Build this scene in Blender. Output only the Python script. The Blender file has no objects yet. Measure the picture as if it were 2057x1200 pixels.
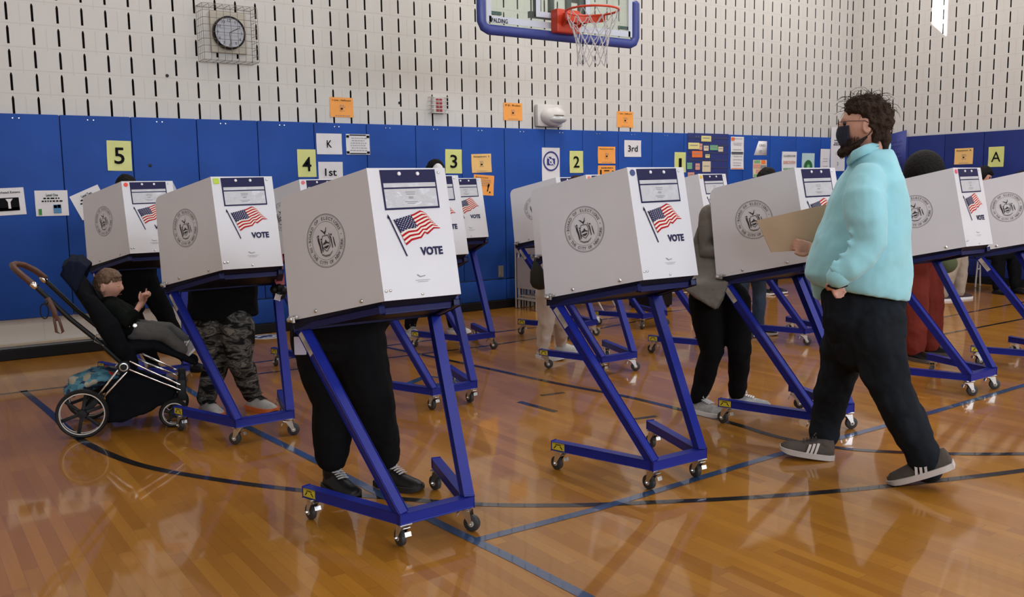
import bpy, bmesh, math, random
from mathutils import Vector as V, Matrix as M, noise as NZ
random.seed(7)
PI = math.pi
SC = bpy.context.scene
COL = SC.collection
# ------------------------------------------------------------------ camera
CF, CP, CR, CA, CH, WY = 1817.27, .12293, -.015129, .604744, 1.485, 9.228
_ca, _sa = math.cos(CA), math.sin(CA)
def _w(v): return V((v.x*_ca+v.y*_sa, -v.x*_sa+v.y*_ca, v.z))
_f = V((0, math.cos(CP), -math.sin(CP))); _u = V((0, math.sin(CP), math.cos(CP))); _x = V((1, 0, 0))
_x, _u = math.cos(CR)*_x+math.sin(CR)*_u, -math.sin(CR)*_x+math.cos(CR)*_u
CFW, CUP, CX = _w(_f), _w(_u), _w(_x)
CG = V((_sa, _ca, 0)); CXH = V((_ca, -_sa, 0))      # level forward / level right of the camera
CC = V((0, 0, CH))
cam = bpy.data.cameras.new('camera'); camo = bpy.data.objects.new('camera', cam); COL.objects.link(camo)
cam.sensor_width = 36; cam.lens = CF/2057*36; cam.clip_end = 100
camo.matrix_world = M(((CX.x, CUP.x, -CFW.x, CC.x), (CX.y, CUP.y, -CFW.y, CC.y), (CX.z, CUP.z, -CFW.z, CC.z), (0, 0, 0, 1)))
SC.camera = camo
# ------------------------------------------------------------------ look, world, lights
SC.view_settings.view_transform = 'Standard'; SC.view_settings.look = 'None'
SC.view_settings.gamma = 1; SC.view_settings.use_curve_mapping = False
SC.view_settings.exposure = 0.02
try:
    SC.cycles.use_denoising = True; SC.cycles.denoiser = 'OPENIMAGEDENOISE'
    SC.cycles.max_bounces = 8; SC.cycles.diffuse_bounces = 4; SC.cycles.glossy_bounces = 3; SC.cycles.transmission_bounces = 6
    SC.cycles.sample_clamp_indirect = 4; SC.cycles.caustics_reflective = False; SC.cycles.caustics_refractive = False
except Exception: pass
world = bpy.data.worlds.new('world'); SC.world = world; world.use_nodes = True
world.node_tree.nodes['Background'].inputs[0].default_value = (.55, .75, 1, 1)
world.node_tree.nodes['Background'].inputs[1].default_value = 1.5
def area(name, loc, aim, sx, sy, power, col, spread=180):
    l = bpy.data.lights.new(name, 'AREA'); l.shape = 'RECTANGLE'; l.size = sx; l.size_y = sy; l.energy = power; l.color = col
    l.spread = math.radians(spread)
    o = bpy.data.objects.new(name, l); COL.objects.link(o); o.location = loc
    o.rotation_euler = (V(aim)-V(loc)).to_track_quat('-Z', 'Z' if abs((V(aim)-V(loc)).normalized().z) < .9 else 'Y').to_euler()
    return o
# daylight of the window wall behind the camera
for i, wx in enumerate((-3.5, 1.5, 6.5, 11.0)):
    area('window_light', (wx, -8.9, 4.1), (wx+.3, 0, 2.6), 3.2, 2.2, (200, 290, 330, 200)[i], (.80, .89, 1.0))
# lamps of the gym ceiling
for lx in (-3.5, 1.5, 6.5, 11.0):
    for ly in (-5.5, -.5, 4.0, 7.6):
        area('ceiling_lamp_light', (lx, ly, 6.72), (lx, ly, 0), 1.2, 1.2, {-3.5: (12, 8, 14, 8), 1.5: (20, 14, 40, 48), 6.5: (60, 80, 90, 112), 11.0: (60, 75, 75, 90)}[lx][(-5.5, -.5, 4.0, 7.6).index(ly)], (1.0, .95, .90))
sun = bpy.data.lights.new('sun', 'SUN'); sun.energy = 22; sun.angle = math.radians(.6); sun.color = (1, .96, .88)
suno = bpy.data.objects.new('sun', sun); COL.objects.link(suno)
suno.rotation_euler = V((1, -.9, -.8)).to_track_quat('-Z', 'Y').to_euler()
# ------------------------------------------------------------------ mapping helpers (places measured from the room)
def ray(x, y): return CFW+CX*((x-1028.5)/CF)+CUP*((600-y)/CF)
def J(x, y, dep):
    r = ray(x, y); return CC+r*(dep/r.dot(CG))
def floor_at(x, y, z=0.):
    r = ray(x, y); return CC+r*((z-CH)/r.z)
def wall_at(x, y, Y=WY):
    r = ray(x, y); return CC+r*(Y/r.y)
# ------------------------------------------------------------------ materials
MATS = {}
def nodes(m): return m.node_tree.nodes, m.node_tree.links
def mat(name, col, rough=.5, metal=0, bump=0, bscale=40, var=0, vscale=8, coat=0, sheen=0, alpha=1, trans=0, spec=.5):
    if name in MATS: return MATS[name]
    m = bpy.data.materials.new(name); m.use_nodes = True; n, l = nodes(m); b = n['Principled BSDF']
    c = (*col, 1); b.inputs['Base Color'].default_value = c; b.inputs['Roughness'].default_value = rough; b.inputs['Metallic'].default_value = metal
    b.inputs['Coat Weight'].default_value = coat; b.inputs['Specular IOR Level'].default_value = spec
    if sheen: b.inputs['Sheen Weight'].default_value = sheen
    if trans: b.inputs['Transmission Weight'].default_value = trans; b.inputs['IOR'].default_value = 1.02
    tc = n.new('ShaderNodeTexCoord')
    if var:
        t = n.new('ShaderNodeTexNoise'); t.inputs['Scale'].default_value = vscale; t.inputs['Detail'].default_value = 4; l.new(tc.outputs['Object'], t.inputs[0])
        r = n.new('ShaderNodeMapRange'); r.inputs[1].default_value = .3; r.inputs[2].default_value = .7; r.inputs[3].default_value = 1-var; r.inputs[4].default_value = 1+var
        l.new(t.outputs[0], r.inputs[0])
        mx = n.new('ShaderNodeVectorMath'); mx.operation = 'SCALE'; mx.inputs[0].default_value = col; l.new(r.outputs[0], mx.inputs['Scale']); l.new(mx.outputs[0], b.inputs['Base Color'])
    if bump:
        t = n.new('ShaderNodeTexNoise'); t.inputs['Scale'].default_value = bscale; t.inputs['Detail'].default_value = 3; l.new(tc.outputs['Object'], t.inputs[0])
        bp = n.new('ShaderNodeBump'); bp.inputs['Strength'].default_value = bump; bp.inputs['Distance'].default_value = .02; l.new(t.outputs[0], bp.inputs['Height']); l.new(bp.outputs[0], b.inputs['Normal'])
    MATS[name] = m; return m
def nm(n, op, a, b=None, c=None):
    x = n.new('ShaderNodeMath'); x.operation = op
    for i, v in enumerate((a, b, c)):
        if v is None: continue
        if isinstance(v, (int, float)): x.inputs[i].default_value = v
        else: x.id_data.links.new(v, x.inputs[i])
    return x.outputs[0]
def mixc(m, fac, a, b):
    n, l = nodes(m); x = n.new('ShaderNodeMix'); x.data_type = 'RGBA'
    if isinstance(fac, float): x.inputs[0].default_value = fac
    else: l.new(fac, x.inputs[0])
    for i, v in ((6, a), (7, b)):
        if isinstance(v, tuple): x.inputs[i].default_value = (*v, 1)
        else: l.new(v, x.inputs[i])
    return x.outputs[2]
SLOT_B, SLOT_S0, SLOT_TOP = .2032, 1.0362, 2.3505
def wall_mat(name, s0, zmin):
    m = bpy.data.materials.new(name); m.use_nodes = True; n, l = nodes(m); b = n['Principled BSDF']; b.inputs['Roughness'].default_value = .55
    tc = n.new('ShaderNodeTexCoord'); sp = n.new('ShaderNodeSeparateXYZ'); l.new(tc.outputs['Object'], sp.inputs[0]); X, Z = sp.outputs[0], sp.outputs[2]
    u = nm(n, 'DIVIDE', nm(n, 'SUBTRACT', X, s0), SLOT_B)
    fu = nm(n, 'ABSOLUTE', nm(n, 'SUBTRACT', nm(n, 'FRACT', nm(n, 'ADD', u, .5)), .5))
    w = nm(n, 'DIVIDE', nm(n, 'SUBTRACT', SLOT_TOP, Z), SLOT_B); fw = nm(n, 'FRACT', w); rown = nm(n, 'FLOOR', w)
    # slot narrows to a point at its top
    half = nm(n, 'MINIMUM', .050, nm(n, 'ADD', .020, nm(n, 'MULTIPLY', fw, .30)))
    slot = nm(n, 'MULTIPLY', nm(n, 'LESS_THAN', fu, half), nm(n, 'LESS_THAN', fw, .765))
    slot = nm(n, 'MULTIPLY', slot, nm(n, 'GREATER_THAN', Z, zmin))
    jh = nm(n, 'LESS_THAN', nm(n, 'ABSOLUTE', nm(n, 'SUBTRACT', fw, .885)), .022)
    par = nm(n, 'MULTIPLY', nm(n, 'FRACT', nm(n, 'MULTIPLY', rown, .5)), 1.0)
    fv = nm(n, 'FRACT', nm(n, 'ADD', nm(n, 'ADD', nm(n, 'MULTIPLY', u, .5), .25), par))
    jv = nm(n, 'LESS_THAN', nm(n, 'ABSOLUTE', nm(n, 'SUBTRACT', fv, .5)), .012)
    joint = nm(n, 'MAXIMUM', jh, jv)
    t = n.new('ShaderNodeTexNoise'); t.inputs['Scale'].default_value = 1.1; t.inputs['Detail'].default_value = 4; l.new(tc.outputs['Object'], t.inputs[0])
    base = mixc(m, t.outputs[0], (.525, .51, .49), (.59, .575, .555))
    base = mixc(m, nm(n, 'MULTIPLY', joint, .35), base, (.42, .40, .37))
    col = mixc(m, slot, base, (.006, .005, .005)); l.new(col, b.inputs['Base Color'])  # shade inside the open slots painted near-black on the closed wall face
    t2 = n.new('ShaderNodeTexNoise'); t2.inputs['Scale'].default_value = 60; l.new(tc.outputs['Object'], t2.inputs[0])
    h = nm(n, 'SUBTRACT', nm(n, 'MULTIPLY', t2.outputs[0], .12), nm(n, 'ADD', nm(n, 'MULTIPLY', joint, .5), nm(n, 'MULTIPLY', slot, 2.0)))
    bp = n.new('ShaderNodeBump'); bp.inputs['Strength'].default_value = .5; bp.inputs['Distance'].default_value = .008; l.new(h, bp.inputs['Height']); l.new(bp.outputs[0], b.inputs['Normal'])
    l.new(nm(n, 'MULTIPLY', nm(n, 'SUBTRACT', 1, slot), .4), b.inputs['Specular IOR Level'])
    return m
def floor_mat():
    m = bpy.data.materials.new('maple_floor'); m.use_nodes = True; n, l = nodes(m); b = n['Principled BSDF']
    tc = n.new('ShaderNodeTexCoord'); sp = n.new('ShaderNodeSeparateXYZ'); l.new(tc.outputs['Object'], sp.inputs[0]); X, Y = sp.outputs[0], sp.outputs[1]
    sx = nm(n, 'DIVIDE', X, .057); ix = nm(n, 'FLOOR', sx)
    wn = n.new('ShaderNodeTexWhiteNoise'); wn.noise_dimensions = '1D'; l.new(ix, wn.inputs['W'])
    sy = nm(n, 'ADD', nm(n, 'DIVIDE', Y, .75), nm(n, 'MULTIPLY', wn.outputs['Value'], 7.3)); iy = nm(n, 'FLOOR', sy)
    cb = n.new('ShaderNodeCombineXYZ'); l.new(ix, cb.inputs[0]); l.new(iy, cb.inputs[1])
    w2 = n.new('ShaderNodeTexWhiteNoise'); w2.noise_dimensions = '2D'; l.new(cb.outputs[0], w2.inputs['Vector'])
    base = mixc(m, w2.outputs['Value'], (.29, .117, .012), (.41, .185, .023))
    mp = n.new('ShaderNodeMapping'); mp.inputs['Scale'].default_value = (28, 1.6, 1); l.new(tc.outputs['Object'], mp.inputs[0])
    gr = n.new('ShaderNodeTexNoise'); gr.inputs['Scale'].default_value = 1.5; gr.inputs['Detail'].default_value = 6; gr.inputs['Distortion'].default_value = .6; l.new(mp.outputs[0], gr.inputs[0])
    base = mixc(m, nm(n, 'MULTIPLY', gr.outputs[0], .45), base, (.22, .082, .010))
    e1 = nm(n, 'LESS_THAN', nm(n, 'ABSOLUTE', nm(n, 'SUBTRACT', nm(n, 'FRACT', sx), .5)), .482)
    e2 = nm(n, 'LESS_THAN', nm(n, 'ABSOLUTE', nm(n, 'SUBTRACT', nm(n, 'FRACT', sy), .5)), .4975)
    seam = nm(n, 'SUBTRACT', 1, nm(n, 'MULTIPLY', e1, e2))
    base = mixc(m, nm(n, 'MULTIPLY', seam, .45), base, (.14, .055, .018))
    l.new(base, b.inputs['Base Color'])
    b.inputs['Roughness'].default_value = .32; b.inputs['Coat Weight'].default_value = .75; b.inputs['Coat Roughness'].default_value = .045; b.inputs['Coat IOR'].default_value = 1.42
    t2 = n.new('ShaderNodeTexNoise'); t2.inputs['Scale'].default_value = 2.6; t2.inputs['Detail'].default_value = 3; l.new(mp.outputs[0], t2.inputs[0])
    t3 = n.new('ShaderNodeTexNoise'); t3.inputs['Scale'].default_value = 1.8; l.new(tc.outputs['Object'], t3.inputs[0])
    h = nm(n, 'ADD', nm(n, 'MULTIPLY', nm(n, 'ADD', nm(n, 'MULTIPLY', w2.outputs['Value'], .5), t2.outputs[0]), .10), nm(n, 'MULTIPLY', t3.outputs[0], 1.4))
    bp = n.new('ShaderNodeBump'); bp.inputs['Strength'].default_value = .16; bp.inputs['Distance'].default_value = .008; l.new(h, bp.inputs['Height'])
    l.new(bp.outputs[0], b.inputs['Coat Normal']); b.inputs['Specular IOR Level'].default_value = .15
    return m
def camo_mat():
    m = bpy.data.materials.new('camouflage_cloth'); m.use_nodes = True; n, l = nodes(m); b = n['Principled BSDF']; b.inputs['Roughness'].default_value = .9; b.inputs['Specular IOR Level'].default_value = .1
    tc = n.new('ShaderNodeTexCoord'); mp = n.new('ShaderNodeMapping'); mp.inputs['Scale'].default_value = (9, 9, 20); l.new(tc.outputs['Object'], mp.inputs[0])
    t = n.new('ShaderNodeTexNoise'); t.inputs['Scale'].default_value = 1.3; t.inputs['Detail'].default_value = 1.5; t.inputs['Distortion'].default_value = .8; l.new(mp.outputs[0], t.inputs[0])
    r = n.new('ShaderNodeValToRGB'); r.color_ramp.interpolation = 'CONSTANT'; e = r.color_ramp.elements
    e[0].position = 0; e[0].color = (.012, .012, .012, 1); e[1].position = .42; e[1].color = (.05, .05, .048, 1)
    for p, c in ((.5, (.13, .125, .11, 1)), (.57, (.06, .058, .06, 1)), (.64, (.2, .19, .165, 1))):
        x = e.new(p); x.color = c
    l.new(t.outputs[0], r.inputs[0]); l.new(r.outputs[0], b.inputs['Base Color']); return m
MB = mat('booth_white', (.65, .655, .705), .38, var=.03, vscale=3)
MBF = MB
MFR = mat('frame_blue', (.011, .020, .235), .36, spec=.25, var=.08, vscale=12)
MNAVY = mat('navy_print', (.018, .018, .070), .55, spec=.15)
MTRAY = mat('tray_dark', (.008, .009, .022), .5, spec=.2)
MTF = mat('tray_frame_navy', (.008, .012, .085), .45, spec=.3)
MBLK = mat('black_plastic', (.006, .006, .007), .42, spec=.25)
MRUB = mat('grey_rubber', (.032, .031, .032), .55)
MCHR = mat('zinc_steel', (.62, .61, .60), .28, metal=1)
MCHR2 = mat('chrome', (.85, .80, .78), .1, metal=1)
MYEL = mat('warning_yellow', (.62, .52, .04), .5)
MWHT = mat('paper_white', (.68, .67, .70), .6, var=.03)
MINK = mat('black_ink', (.004, .004, .006), .7, spec=.1)
MGREY = mat('grey_ink', (.22, .22, .23), .7)
MSEAL = mat('seal_ink', (.16, .15, .14), .7)
MSEALD = mat('seal_dark_ink', (.035, .032, .03), .7)
MRED = mat('flag_red', (.42, .008, .016), .6, spec=.1)
MORG = mat('orange_paper', (.84, .34, .065), .6, var=.04)
MLOR = mat('pale_orange_paper', (.78, .48, .17), .6, var=.04)
MLIM = mat('yellow_green_paper', (.60, .63, .22), .45, var=.04)
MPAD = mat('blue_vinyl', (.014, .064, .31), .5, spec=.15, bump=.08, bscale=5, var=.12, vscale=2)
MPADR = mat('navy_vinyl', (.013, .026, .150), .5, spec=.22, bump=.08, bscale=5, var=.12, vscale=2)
MSKIN = mat('skin', (.60, .33, .25), .5, var=.08, vscale=30)
MSKIND = mat('skin_brown', (.18, .085, .05), .5)
MEYE = mat('eye', (.03, .02, .015), .15)
def clearmat(name, tint=(1, 1, 1)):
    m = bpy.data.materials.new(name); m.use_nodes = True; n, l = nodes(m); n.remove(n['Principled BSDF'])
    t = n.new('ShaderNodeBsdfTransparent'); t.inputs[0].default_value = (*tint, 1); g = n.new('ShaderNodeBsdfGlossy'); g.inputs['Roughness'].default_value = .03; f = n.new('ShaderNodeFresnel'); f.inputs[0].default_value = 1.45
    x = n.new('ShaderNodeMixShader'); l.new(f.outputs[0], x.inputs[0]); l.new(t.outputs[0], x.inputs[1]); l.new(g.outputs[0], x.inputs[2]); l.new(x.outputs[0], n['Material Output'].inputs[0]); return m
def stud(name, col): return mat(name, col, .8, bump=.35, bscale=9, var=.1, vscale=14)
# ------------------------------------------------------------------ mesh helpers
def nb(): return bmesh.new()
def obj(name, bm, m, parent=None, off=None, smooth=False, mats=None):
    me = bpy.data.meshes.new(name)
    if off is not None: bmesh.ops.translate(bm, verts=bm.verts, vec=-V(off))
    bmesh.ops.recalc_face_normals(bm, faces=bm.faces) if getattr(bm, 'faces', None) and not mats == 'keep' else None
    bm.to_mesh(me); bm.free()
    for k in ([m] if not isinstance(m, (list, tuple)) else m): me.materials.append(k)
    if smooth:
        me.polygons.foreach_set('use_smooth', [True]*len(me.polygons))
        if smooth != 'all':
            try: me.set_sharp_from_angle(angle=math.radians(38))
            except Exception: pass
    o = bpy.data.objects.new(name, me); COL.objects.link(o); o.parent = parent; return o
def tag(o, label=None, cat=None, group=None, kind=None):
    if label: o['label'] = label
    if cat: o['category'] = cat
    if group: o['group'] = group
    if kind: o['kind'] = kind
    return o
def root(name, loc, rz=0, label=None, cat=None, group=None):
    o = bpy.data.objects.new(name, None); COL.objects.link(o); o.location = loc; o.rotation_euler = (0, 0, rz); o.empty_display_size = .2
    return tag(o, label, cat, group)
def copy_tree(o, parent=None):
    c = o.copy(); COL.objects.link(c); c.parent = parent
    for ch in o.children: copy_tree(ch, c)
    return c
def newv(bm, n0): return [v for v in bm.verts if v.index < 0 or v.index >= n0]
def box(bm, c, s, rot=None, bev=0, mi=0):
    x = bmesh.ops.create_cube(bm, size=1); vs = x['verts']
    for v in vs:
        p = V((v.co.x*s[0], v.co.y*s[1], v.co.z*s[2]))
        if rot is not None: p = rot @ p
        v.co = p+V(c)
    fs = {f for v in vs for f in v.link_faces}
    if bev:
        es = {e for v in vs for e in v.link_edges}
        r = bmesh.ops.bevel(bm, geom=list(es), offset=bev, segments=2, affect='EDGES', profile=.6); fs = set(r['faces']) | {f for f in fs if f.is_valid}
    for f in fs:
        if f.is_valid: f.material_index = mi
    return vs
def frame(ex, up):
    ex = V(ex).normalized(); up = V(up); n = ex.cross(up).normalized(); up = n.cross(ex).normalized()
    return M(((ex.x, up.x, n.x), (ex.y, up.y, n.y), (ex.z, up.z, n.z)))
def bar(bm, a, b, w, h=None, up=(0, 0, 1), bev=.004, ext=0, mi=0):
    a, b = V(a), V(b); d = (b-a); L = d.length; d.normalize(); a = a-d*ext; L += 2*ext
    n = d.cross(V(up)).normalized(); u = n.cross(d)
    R = M(((d.x, n.x, u.x), (d.y, n.y, u.y), (d.z, n.z, u.z)))
    box(bm, a+d*L/2, (L, w, h or w), R, bev, mi)
def tube(bm, pts, rads, seg=12, side=None, cap=True, mi=0, closed=False):
    """rounded tube; rads: r or (ra, rb) with ra along `side`"""
    pts = [V(p) for p in pts]; n = len(pts)
    if not isinstance(rads, (list, tuple)): rads = [rads]*n
    rings = []; prev = None
    for i, p in enumerate(pts):
        if closed: t = (pts[(i+1) % n]-pts[i-1])
        else: t = pts[min(i+1, n-1)]-pts[max(i-1, 0)]
        t = t.normalized() if t.length > 1e-9 else V((0, 0, 1))
        if side is not None: a = V(side)-t*V(side).dot(t)
        elif prev is None: a = t.cross(V((0, 0, 1)) if abs(t.z) < .9 else V((1, 0, 0)))
        else: a = prev-t*prev.dot(t)
        a.normalize(); prev = a; b = t.cross(a)
        r = rads[i]; ra, rb = r if isinstance(r, (tuple, list)) else (r, r)
        rings.append((p, a, b, t, ra, rb))
    out = []
    def ring(p, a, b, ra, rb): return [bm.verts.new(p+a*math.cos(2*PI*k/seg)*ra+b*math.sin(2*PI*k/seg)*rb) for k in range(seg)]
    if cap and not closed:
        p, a, b, t, ra, rb = rings[0]
        e = min(ra, rb)
        for s in (.95, .6): out.append(ring(p-t*e*s, a, b, ra*math.sqrt(1-s*s), rb*math.sqrt(1-s*s)))
    for p, a, b, t, ra, rb in rings: out.append(ring(p, a, b, ra, rb))
    if cap and not closed:
        p, a, b, t, ra, rb = rings[-1]; e = min(ra, rb)
        for s in (.6, .95): out.append(ring(p+t*e*s, a, b, ra*math.sqrt(1-s*s), rb*math.sqrt(1-s*s)))
    m = len(out)
    for i in range(m if closed else m-1):
        A, B = out[i], out[(i+1) % m]
        for k in range(seg):
            f = bm.faces.new((A[k], A[(k+1) % seg], B[(k+1) % seg], B[k])); f.material_index = mi
    if not closed:
        for R in (out[0], out[-1]):
            f = bm.faces.new(R); f.material_index = mi
def lathe(bm, prof, c=(0, 0, 0), axis=(0, 0, 1), seg=24, mi=0, cap=True):
    c = V(c); ax = V(axis).normalized(); a = ax.orthogonal().normalized(); b = ax.cross(a); R = []
    for r, h in prof:
        R.append([bm.verts.new(c+ax*h+(a*math.cos(2*PI*k/seg)+b*math.sin(2*PI*k/seg))*max(r, 1e-5)) for k in range(seg)])
    for A, B in zip(R, R[1:]):
        for k in range(seg): f = bm.faces.new((A[k], A[(k+1) % seg], B[(k+1) % seg], B[k])); f.material_index = mi
    if not cap:
        A, B = R[-1], R[0]
        for k in range(seg): bm.faces.new((A[k], A[(k+1) % seg], B[(k+1) % seg], B[k]))
    for X in (R[0], R[-1]):
        if cap:
            try: f = bm.faces.new(X); f.material_index = mi
            except Exception: pass
def ell(bm, c, r, seg=20, rot=None, mi=0):
    x = bmesh.ops.create_uvsphere(bm, u_segments=seg, v_segments=max(8, seg*2//3), radius=1)
    for v in x['verts']:
        p = V((v.co.x*r[0], v.co.y*r[1], v.co.z*r[2]))
        if rot is not None: p = rot @ p
        v.co = p+V(c)
    return x['verts']
def poly(bm, pts, th, mi=0, F=None, o=None):
    """flat polygon in 2D (x, y) with thickness th; F, o put it in space"""
    def P(p, z):
        q = V((p[0], p[1], z)); return (F @ q+V(o)) if F is not None else q
    A = [bm.verts.new(P(p, th)) for p in pts]; f = bm.faces.new(A); f.material_index = mi
    if th > 0:
        B = [bm.verts.new(P(p, 0)) for p in pts]; bm.faces.new(B[::-1]).material_index = mi
        n = len(pts)
        for k in range(n): bm.faces.new((A[k], B[k], B[(k+1) % n], A[(k+1) % n])).material_index = mi
def rrect(cx, cy, w, h, r=0, seg=4):
    if r <= 0: return [(cx-w/2, cy-h/2), (cx+w/2, cy-h/2), (cx+w/2, cy+h/2), (cx-w/2, cy+h/2)]
    out = []
    for sx, sy, a0 in ((1, -1, -90), (1, 1, 0), (-1, 1, 90), (-1, -1, 180)):
        for k in range(seg+1):
            a = math.radians(a0+90*k/seg); out.append((cx+sx*(w/2-r)+r*math.cos(a), cy+sy*(h/2-r)+r*math.sin(a)))
    return out
_TC = {}
def glyphs(s, bold=0):
    k = (s, bold)
    if k not in _TC:
        cu = bpy.data.curves.new('t', 'FONT'); cu.body = s; cu.align_x = 'CENTER'; cu.offset = bold; cu.resolution_u = 3
        o = bpy.data.objects.new('t', cu); me = bpy.data.meshes.new_from_object(o)
        vs = [v.co.copy() for v in me.vertices]; fs = [tuple(p.vertices) for p in me.polygons]
        bpy.data.objects.remove(o); bpy.data.curves.remove(cu); bpy.data.meshes.remove(me)
        if vs:
            x0, x1 = min(v.x for v in vs), max(v.x for v in vs); y0, y1 = min(v.y for v in vs), max(v.y for v in vs)
        else: x0 = x1 = y0 = y1 = 0
        _TC[k] = (vs, fs, x0, x1, y0, y1)
    return _TC[k]
def text(bm, s, cx, cy, w=None, h=None, bold=0, F=None, o=None, z=0, mi=0, rot=0):
    """text centred at cx, cy, cap box scaled to height h and (optionally) width w"""
    vs, fs, x0, x1, y0, y1 = glyphs(s, bold)
    if not vs: return
    sy = (h/(y1-y0)) if h else w/(x1-x0); sx = (w/(x1-x0)) if w else sy
    cr, sr = math.cos(rot), math.sin(rot); B = []
    for v in vs:
        X = (v.x-(x0+x1)/2)*sx; Y = (v.y-(y0+y1)/2)*sy
        q = V((cx+cr*X-sr*Y, cy+sr*X+cr*Y, z)); B.append(bm.verts.new((F @ q+V(o)) if F is not None else q))
    for f in fs:
        try: bm.faces.new([B[i] for i in f]).material_index = mi
        except Exception: pass
def remesh(o, vox, smooth=2, disp=0, dscale=.12):
    r = o.modifiers.new('r', 'REMESH'); r.mode = 'VOXEL'; r.voxel_size = vox; r.use_smooth_shade = True
    if smooth: s = o.modifiers.new('s', 'SMOOTH'); s.factor = .5; s.iterations = smooth
    if disp:
        t = bpy.data.textures.get('folds%g' % dscale)
        if t is None: t = bpy.data.textures.new('folds%g' % dscale, 'CLOUDS'); t.noise_scale = dscale; t.noise_depth = 2
        d = o.modifiers.new('d', 'DISPLACE'); d.texture = t; d.strength = disp; d.mid_level = .5
    return o
# ================================================================== ROOM
X0, X1, Y0, ZC = -6.0, 13.147, -9.2, 6.9
GA = -.0874; RV = V((math.sin(GA), -math.cos(GA), 0)); RN = V((math.cos(GA), math.sin(GA), 0)); RC = V((13.147, WY, 0))
def quadobj(name, pts, m, kind='structure'):
    bm = nb(); bm.faces.new([bm.verts.new(p) for p in pts]); return tag(obj(name, bm, m), kind=kind)
fl = nb(); box(fl, ((X0+X1+1.6)/2, (Y0+WY)/2, -.05), (X1-X0+2.4, WY-Y0+.6, .1))
floor = tag(obj('floor', fl, floor_mat()), kind='structure')
WM = wall_mat('slotted_block_wall', SLOT_S0, 2.15)
bm = nb()
HX0, HX1, HZ0, HZ1 = 10.99, 11.45, 5.05, 6.5
xs = [X0, HX0, HX1, X1+.02]; zs = [0, HZ0, HZ1, ZC]
for i in range(3):
    for k in range(3):
        if i == 1 and k == 1: continue
        bm.faces.new([bm.verts.new(p) for p in ((xs[i], WY, zs[k]), (xs[i+1], WY, zs[k]), (xs[i+1], WY, zs[k+1]), (xs[i], WY, zs[k+1]))])
bmesh.ops.remove_doubles(bm, verts=bm.verts, dist=1e-4)
r = bmesh.ops.extrude_face_region(bm, geom=list(bm.faces))
for v in [g for g in r['geom'] if isinstance(g, bmesh.types.BMVert)]: v.co.y += .12
wall_back = tag(obj('wall_back', bm, WM), kind='structure')
# right wall built in its own axes: local x runs along the wall toward the camera
RWM = wall_mat('slotted_block_wall_right', .0151, 2.15)
bm = nb(); box(bm, (9.0, -.06, ZC/2), (18.6, .12, ZC))
wall_right = tag(obj('wall_right', bm, RWM), kind='structure')
RW = M(((RV.x, -RN.x, 0, RC.x), (RV.y, -RN.y, 0, RC.y), (0, 0, 1, 0), (0, 0, 0, 1)))
wall_right.matrix_world = RW
MPLAIN = mat('painted_block', (.52, .49, .43), .7, bump=.1)
MCEIL = mat('ceiling_deck', (.42, .41, .38), .8)
bm = nb(); box(bm, (X0-.06, (Y0+WY)/2, ZC/2), (.12, WY-Y0, ZC)); tag(obj('wall_left', bm, MPLAIN), kind='structure')
bm = nb(); box(bm, ((X0+X1)/2+.8, Y0-.06, ZC/2), (X1-X0+2.0, .12, ZC)); tag(obj('wall_front', bm, MPLAIN), kind='structure')
bm = nb(); box(bm, ((X0+X1)/2+.8, (Y0+WY)/2, ZC+.06), (X1-X0+2.2, WY-Y0+.6, .12)); tag(obj('ceiling', bm, MCEIL), kind='structure')
MBASE = mat('black_baseboard', (.006, .006, .007), .5, spec=.2)
bm = nb(); box(bm, ((X0+13.0)/2, WY-.045, .05), (13.0-X0, .05, .10), bev=.008); tag(obj('baseboard_back', bm, MBASE), kind='structure')
bm = nb(); box(bm, (8.6, .045, .05), (17.0, .05, .10), bev=.008); o = tag(obj('baseboard_right', bm, MBASE), kind='structure'); o.matrix_world = RW
bm = nb(); box(bm, (( .17+2.61)/2-1.5, WY-.03, .135), (5.4, .05, .02)); tag(obj('trim_1', bm, mat('ledge_beige', (.42, .37, .30), .6)), kind='structure')
# unseen window added high in back wall, sized to cast sun patch: frame
bm = nb()
for x in (HX0-.02, HX1+.02): box(bm, (x, WY-.01, (HZ0+HZ1)/2), (.04, .05, HZ1-HZ0+.08))
for z in (HZ0-.02, HZ1+.02): box(bm, ((HX0+HX1)/2, WY-.01, z), (HX1-HX0+.04, .05, .04))
tag(obj('window_1', bm, mat('window_frame_grey', (.3, .3, .3), .5)), kind='structure')
# small holes in the block face
# ------------------------------------------------------------------ wall pads
ORD = ['first', 'second', 'third', 'fourth', 'fifth', 'sixth', 'seventh', 'eighth', 'ninth', 'tenth', 'eleventh', 'twelfth', 'thirteenth', 'fourteenth', 'fifteenth', 'sixteenth', 'seventeenth', 'eighteenth', 'nineteenth', 'twentieth', 'twenty-first', 'twenty-second', 'twenty-third']
def pad(x0, x1, z0, z1, th, m, screws=True):
    bm = nb(); box(bm, ((x0+x1)/2, -th/2, (z0+z1)/2), (x1-x0-.005, th, z1-z0-.004), bev=.011)
    return bm
pad_marks = {-1: 'left of the number 5 sign'}
k = 0
x = .17
while x < 13.0:
    x1 = min(x+.61, 13.08)
    o = obj('wall_pad', pad(x, x1, .362, 2.196, .045, MPAD), MPAD, smooth=True); o.location = (0, WY-.001, 0)
    tag(o, 'tall blue vinyl wall pad, %s from the left end of the back wall row' % ORD[k], 'wall pad', 'tall blue pads along the back wall')
    s = nb()
    for dx in (.035, .085):
        box(s, (x+.2+dx, -.047, 2.155), (.011, .006, .011), bev=.002)
    s = obj('screw', s, MCHR, o)
    k += 1; x = x1
k = 0; x = 2.61
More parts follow.
